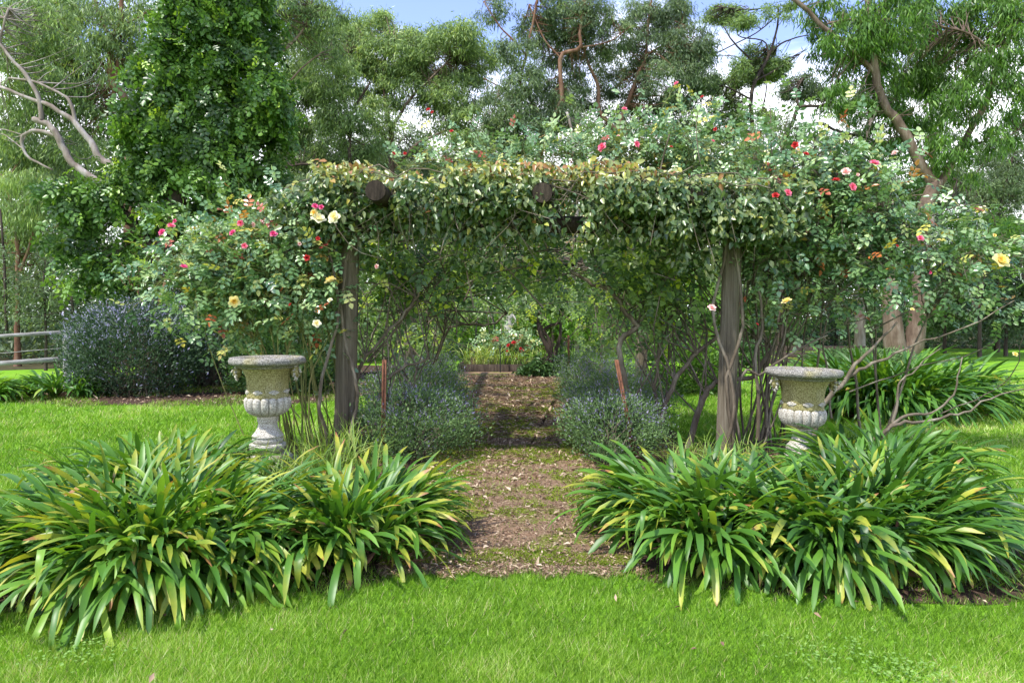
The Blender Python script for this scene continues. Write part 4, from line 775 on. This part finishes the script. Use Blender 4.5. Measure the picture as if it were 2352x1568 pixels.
tree('slim brown sapling crowded beside the vine-covered trunk, hung with bare twigs', 12.9, [([(372, 820), (366, 730), (385, 640)], .16, .09), ([(375, 860), (350, 800), (330, 700), (300, 650)], .02, .01)],
     [(350, 700, 60, 70, .15), (400, 840, 60, 50, .2), (300, 620, 60, 50, .2)], 'red_bark', 'vine_tree', .22, 40, .10, .5, .6, True, 3.0, 'fold', None, 'twiggy_sapling', .5, .8)
# leaning grey limbs, left
tree('leaning tree with long bare grey limbs at the left edge', 16.5, [([(400, 700), (340, 480), (262, 388), (233, 367), (207, 323), (173, 283), (127, 250), (67, 227), (0, 200)], .15, .045), ([(340, 480), (200, 400), (163, 370), (143, 337), (130, 310), (110, 287), (77, 273)], .11, .09), ([(95, 275), (90, 227), (60, 173), (33, 143), (7, 110), (0, 90), (20, 20)], .075, .03), ([(175, 285), (160, 233), (133, 213), (77, 187), (20, 180)], .055, .03), ([(130, 312), (80, 300), (50, 320), (65, 360), (120, 390)], .07, .03)],
     [(60, 60, 110, 60, .7, 1), (150, 150, 90, 60, .5, 1), (60, 200, 70, 50, .5, 1), (170, 330, 60, 40, .25, 1), (30, 330, 50, 40, .4, 1)], 'pale_bark', 'gum_mid', .42, 170, .2, .17, 1.0, True, 1.0, tb=.5)
tree('red-barked gum forking against the sky in the upper left', 20, [([(300, 500), (296, 300), (283, 223), (263, 197), (255, 167), (252, 83)], .24, .14), ([(252, 83), (275, 60), (280, 0), (284, -80)], .12, .08), ([(252, 83), (235, 50), (218, 0), (210, -60)], .09, .05), ([(250, 167), (200, 110), (130, 40), (95, 25), (50, -10)], .10, .05), ([(262, 260), (262, 200), (270, 140)], .09, .07), ([(275, 60), (310, 45), (350, 20)], .05, .03)],
     [(150, 60, 120, 60, 1.0), (60, 90, 90, 80, 1.0), (320, 60, 70, 70, .55), (230, 10, 100, 50, .5), (200, 160, 80, 50, .9), (330, 170, 60, 60, .8), (120, 200, 90, 60, .9), (300, 120, 50, 40, .7), (210, 250, 70, 50, .8), (30, 250, 70, 60, .8), (120, 320, 90, 50, .7), (330, 260, 60, 50, .8), (100, 10, 90, 50, .9)],
     'red_bark', 'gum_mid', .5, 260, .21, .17, 1.1, True, 1.0, tb=.42)
tree('soft weeping gum at the left edge, pale green at its tips', 19, [([(40, 740), (42, 640), (38, 540), (20, 440)], .12, .07), ([(42, 640), (80, 520), (90, 420)], .06, .04)],
     [(20, 380, 60, 60, 1.2), (60, 450, 60, 60, 1.2), (20, 520, 60, 60, 1.0), (110, 500, 50, 60, .6), (60, 600, 70, 60, .6), (-20, 620, 50, 90, .8)], 'red_bark', 'gum_mid', .42, 300, .2, .13, 1.4, True, 1.1, tb=.55)
tree('thin dark saplings tangled behind the violet shrub at the left', 17.5, [([(105, 740), (100, 640), (115, 560)], .05, .03), ([(170, 740), (165, 640), (190, 520)], .05, .03), ([(250, 740), (240, 620), (225, 520)], .04, .02), ([(15, 760), (10, 600), (0, 480)], .06, .04)],
     [(120, 620, 120, 70, .5), (240, 600, 80, 80, .5), (180, 700, 150, 40, .6), (60, 690, 80, 40, .5), (330, 650, 60, 60, .4)], 'dark_bark', 'gum_grey', .4, 130, .15, .2, .6, True, 1.0, tb=.35)
# middle-left gum mass
tree('broad domed gum left of centre, its crown meeting the blue sky', 27, [([(900, 480), (900, 390), (897, 300), (885, 240)], .26, .14), ([(898, 330), (850, 270), (820, 200), (800, 120)], .12, .05), ([(897, 300), (940, 230), (990, 180), (1040, 130)], .12, .05), ([(885, 240), (880, 160), (900, 90)], .1, .04), ([(900, 390), (960, 330), (1040, 290), (1090, 230)], .11, .05), ([(895, 350), (830, 330), (770, 290)], .08, .04)],
     [(850, 60, 60, 35, 1.4), (960, 95, 60, 30, 1.4), (1050, 90, 60, 35, 1.3), (800, 100, 55, 40, 1.3), (900, 130, 90, 45, 1.3), (1010, 150, 80, 40, 1.2), (1100, 140, 50, 40, 1.1), (820, 180, 80, 40, 1.0), (930, 210, 70, 35, .8), (1050, 215, 80, 40, 1.1), (1090, 290, 60, 45, 1.0), (870, 260, 50, 30, .7), (1000, 280, 50, 30, .5)],
     'euc_bark', 'gum_mid', .55, 300, .24, .17, .8, True, 1.05, tb=.55, flat=.6)
tree('slender gum between the vine-covered tree and the domed gum', 25, [([(812, 480), (804, 377), (804, 300), (814, 250), (850, 190)], .13, .07), ([(804, 320), (770, 260), (720, 210), (680, 180)], .08, .03), ([(804, 300), (790, 220), (760, 150)], .07, .03), ([(812, 400), (750, 380), (690, 378), (640, 390)], .08, .05)],
     [(700, 110, 60, 50, 1.0), (680, 190, 60, 50, 1.0), (760, 180, 60, 50, 1.1), (720, 260, 70, 50, .8), (790, 270, 60, 40, .8), (700, 350, 60, 45, .7), (830, 330, 50, 40, .7), (730, 60, 50, 50, .7), (640, 290, 50, 50, .7)], 'dark_bark', 'gum_mid', .48, 270, .22, .17, .9, True, 1.0, tb=.45)
tree('gum with a bare curving branch reaching over the vine tree', 22, [([(640, 620), (620, 400), (640, 220), (627, 143), (663, 107), (700, 63), (720, -10)], .13, .05), ([(640, 220), (690, 160), (740, 120)], .06, .03)],
     [(690, 30, 60, 50, .8), (760, 20, 50, 40, .6), (650, 60, 40, 50, .5), (740, 110, 40, 40, .6), (640, -20, 60, 40, .8)], 'euc_bark', 'gum_mid', .42, 220, .2, .17, 1.0, True, .9, tb=.45)
# centre-right gums
tree('orange-limbed gum forking right of centre with airy top', 24, [([(1241, 520), (1241, 343), (1244, 300), (1264, 277), (1291, 227), (1287, 133), (1331, 110), (1331, 67), (1345, -10)], .22, .07), ([(1244, 300), (1234, 260), (1211, 217), (1194, 187), (1207, 133), (1221, 67), (1237, -10)], .14, .06), ([(1211, 130), (1177, 90), (1147, 60), (1111, 3)], .07, .03), ([(1231, 250), (1184, 220), (1111, 180)], .07, .03), ([(1287, 133), (1250, 90), (1215, 10)], .05, .03), ([(1331, 110), (1400, 95), (1450, 60)], .04, .02)],
     [(1135, 20, 35, 30, .6), (1230, 60, 45, 30, .9), (1310, 50, 60, 40, 1.0), (1360, 40, 50, 40, .9), (1190, 110, 50, 30, .8), (1280, 110, 60, 30, .8), (1350, 100, 50, 35, .8), (1200, 190, 50, 40, .8), (1290, 190, 60, 55, 1.1), (1280, 250, 50, 40, .9), (1160, 250, 60, 50, 1.0), (1210, 300, 60, 40, .8), (1150, 330, 70, 40, .8), (1300, 300, 50, 30, .7), (1300, 10, 60, 30, .7)],
     'red_bark', 'gum_dark', .42, 250, .2, .17, .9, True, 1.0, tb=.5)
tree('tall gum with curved brown trunk right of the orange-limbed one', 25, [([(1415, 520), (1417, 330), (1411, 297), (1377, 253), (1374, 200), (1344, 127), (1350, 60)], .2, .06), ([(1415, 300), (1444, 230), (1464, 173), (1484, 127), (1490, 40), (1500, -20)], .15, .05), ([(1484, 127), (1540, 90), (1570, 40)], .06, .03)],
     [(1390, 150, 40, 35, .7), (1360, 230, 40, 40, .7), (1480, 40, 60, 40, 1.0), (1540, 30, 50, 35, .9), (1500, 110, 70, 45, 1.2), (1580, 110, 55, 50, 1.1), (1540, 190, 70, 45, 1.2), (1610, 160, 35, 60, .9), (1440, 190, 50, 40, .8), (1470, 260, 60, 40, .9), (1560, 260, 60, 40, .9), (1400, 310, 60, 35, .8), (1520, 320, 60, 35, .7), (1430, 80, 35, 30, .5)],
     'red_bark', 'gum_dark', .45, 270, .2, .17, .9, True, 1.0, tb=.45)
tree('pale dead trunk stub between the two brown gums', 23, [([(1325, 480), (1318, 350), (1314, 313), (1310, 285), (1302, 258)], .10, .07)], [(1330, 330, 50, 30, .5), (1340, 290, 30, 20, .3)], 'pale_bark', 'gum_mid', .4, 160, .2, .17, .8, name='dead_tree')
tree('umbrella-topped dark gum with flat foliage pads against the clouds', 25, [([(1735, 520), (1735, 353), (1728, 290), (1728, 207), (1765, 130), (1785, 67), (1788, 10)], .19, .04), ([(1728, 140), (1685, 97), (1661, 60)], .06, .03), ([(1765, 123), (1801, 97), (1845, 83), (1880, 80)], .06, .02), ([(1640, 125), (1681, 105), (1735, 77), (1770, 50), (1808, 20), (1860, 0)], .03, .04), ([(1765, 130), (1755, 95), (1700, 85), (1690, 60)], .05, .02), ([(1728, 230), (1680, 205), (1640, 190)], .06, .03), ([(1728, 190), (1800, 150), (1850, 115)], .06, .02), ([(1640, 15), (1720, 22), (1810, 12)], .03, .03), ([(1728, 150), (1690, 130), (1650, 128)], .04, .015), ([(1750, 260), (1760, 200), (1750, 160)], .05, .03)],
     [(1660, 35, 40, 18, 1.5), (1705, 50, 30, 14, 1.2), (1741, 160, 55, 25, 1.9), (1710, 178, 40, 14, 1.3), (1650, 195, 40, 16, 1.1), (1780, 150, 30, 18, 1.2), (1665, 235, 40, 25, .7), (1745, 115, 30, 14, .8), (1730, 280, 60, 28, .8), (1660, 290, 50, 30, .9), (1790, 20, 40, 20, .5), (1690, 150, 25, 12, .5)],
     'dark_bark', 'gum_mid', .36, 250, .18, .2, .4, True, 1.0, tb=.5, flat=.5)
tree('crooked dark gum with an arching bare branch, behind the pink roses', 22, [([(1795, 500), (1801, 333), (1821, 283), (1835, 247), (1888, 243), (1915, 230)], .17, .04), ([(1825, 297), (1885, 283), (1918, 300), (1985, 315), (2010, 330)], .10, .03), ([(1855, 360), (1880, 340), (1902, 325), (1918, 300)], .05, .02), ([(1870, 350), (1872, 300), (1860, 260)], .04, .02), ([(1835, 247), (1830, 210), (1845, 180)], .07, .03)],
     [(1835, 200, 40, 30, 1.2), (1880, 195, 35, 20, .6), (1930, 230, 50, 25, .5), (1860, 330, 50, 25, .6), (1800, 300, 40, 30, .5), (1950, 320, 40, 25, .4)], 'dark_bark', 'gum_dark', .38, 230, .19, .18, .8, tb=.4)
# big right tree
BIG = [([(2085, 815), (2108, 756), (2115, 656), (2108, 556), (2115, 520), (2128, 467), (2151, 417)], .34, .24), ([(2145, 425), (2088, 327), (2061, 277), (2031, 240), (2011, 167), (1998, 100), (1991, 0), (1990, -90)], .22, .12), ([(2155, 430), (2218, 320), (2268, 227), (2295, 133), (2352, 27), (2400, -60)], .15, .09), ([(2060, 815), (2048, 740), (2046, 640), (2030, 520), (2010, 400)], .40, .12), ([(2011, 167), (1960, 120), (1915, 80), (1888, 60), (1851, 20), (1815, -5)], .11, .09), ([(2011, 60), (1960, 45), (1900, 55)], .06, .04), ([(2295, 133), (2230, 80), (2160, 60)], .07, .03), ([(2230, 330), (2300, 320), (2352, 290)], .05, .02)]
tree('large double-trunked gum on the right lawn with long drooping leaves', 19.5, BIG,
     [(1900, 20, 60, 40, .8), (1960, 70, 60, 50, 1.0), (2060, 40, 80, 60, 1.2), (2160, 30, 70, 50, 1.2), (2260, 40, 70, 60, 1.2), (2340, 60, 50, 70, 1.1), (1900, 110, 45, 40, .7), (1980, 160, 60, 50, 1.0), (2090, 140, 70, 60, 1.1), (2190, 130, 70, 60, 1.1), (2280, 160, 60, 50, .9), (1940, 230, 50, 40, .7), (2020, 260, 60, 50, .9), (2120, 230, 70, 60, 1.0), (2200, 240, 60, 50, .9), (2350, 180, 40, 60, .9), (2100, 330, 60, 40, .7), (2180, 340, 50, 40, .7), (2040, 340, 40, 30, .4), (2090, 400, 50, 30, .5), (2200, 400, 40, 30, .4), (2290, 260, 40, 30, .4), (2000, 350, 50, 40, .6), (2260, 330, 50, 40, .6), (2320, 290, 50, 40, .6), (2080, 470, 45, 40, .5)],
     'euc_bark', 'gum_light', .42, 150, .26, .17, 1.2, True, .78, 'gum', tb=.33)
tree('pale smooth-barked gum half hidden behind the double-trunked gum', 26, [([(1975, 600), (1978, 420), (1981, 353), (1995, 300), (2012, 240), (2020, 120)], .26, .12), ([(2140, 520), (2143, 330), (2138, 250), (2150, 150)], .16, .07)],
     [(1990, 260, 60, 40, .5), (2060, 180, 80, 50, .5), (2160, 180, 80, 60, .5), (2150, 290, 60, 40, .4), (2040, 60, 90, 50, .5), (1960, 330, 50, 30, .35)], 'pale_bark', 'gum_dark', .5, 220, .22, .17, 1.0, tb=.4)
tree('dark spreading tree at the right edge below the gum branches', 27, [([(2290, 640), (2290, 520), (2270, 470), (2220, 430), (2190, 410)], .14, .05), ([(2290, 520), (2310, 420), (2330, 350)], .1, .05), ([(2240, 400), (2290, 340), (2352, 300)], .03, .03)],
     [(2240, 470, 50, 40, .8), (2300, 440, 60, 50, 1.0), (2340, 370, 40, 50, .8), (2290, 350, 50, 30, .6), (2200, 520, 60, 50, .9), (2300, 540, 60, 50, 1.1), (2340, 290, 30, 30, .5)], 'dark_bark', 'gum_grey', .5, 260, .2, .18, .8, tb=.4)
# lower mid-distance shrubs and trees behind the arch
GB = 'shrubby trees closing the view behind the garden'
for (lb, u, v0, ru, rv, Y, lf, tbv, per) in (
    ('tall grey gum seen between the two trunks of the double-trunked gum', 2080, 430, 90, 45, 33, 'gum_grey', .45, 230), ('tall grey gum beyond the right fork of the double-trunked gum', 2260, 400, 90, 45, 34, 'gum_grey', .45, 230), ('tall grey gum left of the double-trunked gum, behind the arching bare branch', 1910, 410, 90, 45, 34, 'gum_grey', .4, 230),
    ('tall hazy gum behind the slender gum', 730, 330, 100, 60, 33, 'gum_grey', .45, 230), ('tall grey green gum behind the domed gum', 900, 340, 90, 50, 34, 'gum_grey', .45, 230), ('tall grey gum behind the orange-limbed gum', 1120, 370, 110, 50, 33, 'gum_grey', .45, 230), ('tall dark gum behind the umbrella-topped gum', 1650, 350, 110, 45, 35, 'gum_grey', .4, 230), ('tall gum filling the gap left of the vine-covered tree', 200, 380, 120, 80, 26, 'gum_grey', .45, 230),
    ('bushy tree behind the left rose, under the domed gum', 700, 470, 90, 60, 24, 'gum_dark', .4, 230), ('dark bushy tree left of centre behind the arch', 840, 480, 110, 70, 27, 'gum_dark', .45, 230),
    ('grey green bushy tree seen above the arch', 1010, 440, 110, 60, 29, 'gum_grey', .4, 230), ('dense green tree behind the arch at its centre', 1180, 520, 120, 90, 25, 'gum_light', .45, 230),
    ('bushy tree right of centre behind the arch', 1380, 480, 120, 100, 28, 'gum_mid', .45, 230), ('mid green tree behind the rose tops on the right', 1560, 430, 110, 70, 30, 'gum_dark', .45, 230),
    ('olive green tree behind the big right rose', 1740, 430, 110, 80, 28, 'gum_mid', .4, 230), ('dark bushy tree left of the double-trunked gum', 1920, 500, 110, 80, 30, 'gum_dark', .4, 230),
    ('bright leafy shrub low at the right edge behind yellow rose', 2250, 540, 70, 50, 22, 'gum_light', .5, 230), ('dark rounded shrub at the far right end of the lawn', 2310, 640, 80, 80, 24, 'gum_dark', .25, 260),
    ('dark shrub at the back of the right lawn beside the gum', 2170, 650, 70, 70, 26, 'shrub_dark', .4, 230), ('bright green shrub behind the raised bed', 1270, 690, 110, 70, 23, 'gum_light', .6, 230), ('light green shrub left of the raised bed', 1020, 700, 110, 70, 22, 'gum_light', .5, 230),
    ('dark shrub behind the left rose canes', 640, 640, 100, 80, 20, 'gum_dark', .3, 230), ('olive shrub beyond the left wall of the arch', 850, 650, 90, 90, 21, 'gum_mid', .45, 230), ('green shrub beyond the right wall of the arch', 1520, 660, 100, 80, 22, 'gum_light', .45, 230), ('tangled shrub beyond the right post', 1730, 640, 110, 90, 24, 'gum_mid', .4, 230)):
    gy = HZ + F * EYE / Y
    tree(lb, Y, [([(u, (v0 + gy) / 2), (u + R.normal(0, 12), v0 + rv * .3), (u + R.normal(0, 20), v0 - rv * .5)], .09, .04), ([(u, (v0 + gy) / 2), (u - ru * .5, v0)], .05, .025), ([(u, (v0 + gy) / 2), (u + ru * .5, v0)], .05, .025)],
         [(u, v0, ru, rv, 1.1), (u - ru * .6, v0 + rv * .5, ru * .6, rv * .6, .8), (u + ru * .6, v0 + rv * .5, ru * .6, rv * .6, .8), (u, v0 + rv * 1.1, ru, rv * .6, .7)], 'dark_bark', lf, .48, per, .2, .24, .4, True, .9, 'gum', GB, 'bushy_tree', tbv)
# twisted dark trunks inside, right of the path end
tree('twisted dark bare-stemmed shrub right of the raised bed', 15.8, [([(1268, 830), (1255, 790), (1240, 760), (1236, 740)], .08, .05), ([(1268, 830), (1262, 780), (1250, 755), (1290, 740)], .05, .03), ([(1270, 825), (1285, 780), (1290, 720)], .05, .03)],
     [(1250, 700, 40, 20, .5), (1300, 690, 40, 30, .6), (1240, 850, 40, 22, .9), (1280, 845, 30, 25, .9)], 'dark_bark', 'shrub_dark', .2, 120, .12, .45, .3, True, 1.3, 'fold', None, 'bare_shrub', .5)
# far wood
mb = MB()
n = 150000; th = (R.random(n) * 2 - 1); Yd = 46 + R.random(n) * 26; X = th * Yd * 1.0
uu = CU + F * X / Yd; topv = np.interp(uu, [-500, 0, 300, 650, 900, 1250, 1700, 2000, 2200, 2352, 2900], [250, 290, 330, 330, 350, 390, 400, 450, 480, 440, 400])
tz = EYE + (HZ - topv) * Yd / F; hh = vnoise(X, Yd * 0, .12, 31) * .35 + vnoise(X, Yd, .4, 32) * .3 + .45
Z = R.random(n) ** .8 * tz * hh * 1.05; cl = vnoise(X, Z + Yd, .8, 33)
k = R.random(n) < .25 + cl; X, Yd, Z, cl = X[k], Yd[k], Z[k], cl[k]; n = len(X)
l = .45 * (.6 + .7 * R.random(n)); scatter(mb, 'gum', np.stack([X, Yd, Z], -1), rdir(n) + [0, 0, -.6], rdir(n), l, l * .42, np.clip(R.normal(.3, .15, n) + (cl - .5) * .5, 0, 1))
struct(mb.build('far_wood', M['gum_dark']), 'stuff', 'far dark wood of gum trees closing the horizon', 'woodland')
for nm_, lb_, n, xa, xb, ya, yb, vt, m_, tb_ in (('undergrowth', 'dull brushy undergrowth among the trunks at the left', 42000, -30, -5.5, 19.5, 27, 610, 'gum_grey', .3), ('hedge', 'dark hedge of shrubs along the back of the right lawn', 34000, 9, 40, 29, 33, 640, 'gum_dark', .3)):
    mb = MB(); X = xa + (xb - xa) * R.random(n); Yd = ya + (yb - ya) * R.random(n); Z = R.random(n) * (EYE + (HZ - vt) * Yd / F) * (.4 + .9 * vnoise(X, Yd, .5, 40)); k = R.random(n) < .2 + vnoise(X, Z * 2 + Yd, .9, 41); X, Yd, Z = X[k], Yd[k], Z[k]; n = len(X)
    l = .26 * (.6 + .7 * R.random(n)); scatter(mb, 'gum', np.stack([X, Yd, Z], -1), rdir(n) + [0, 0, .1], rdir(n), l, l * .3, np.clip(R.normal(tb_, .2, n), 0, 1))
    struct(mb.build(nm_, M[m_]), 'stuff', lb_, nm_)
print('verts', sum(len(o.data.vertices) for o in bpy.data.objects if o.type == 'MESH'))
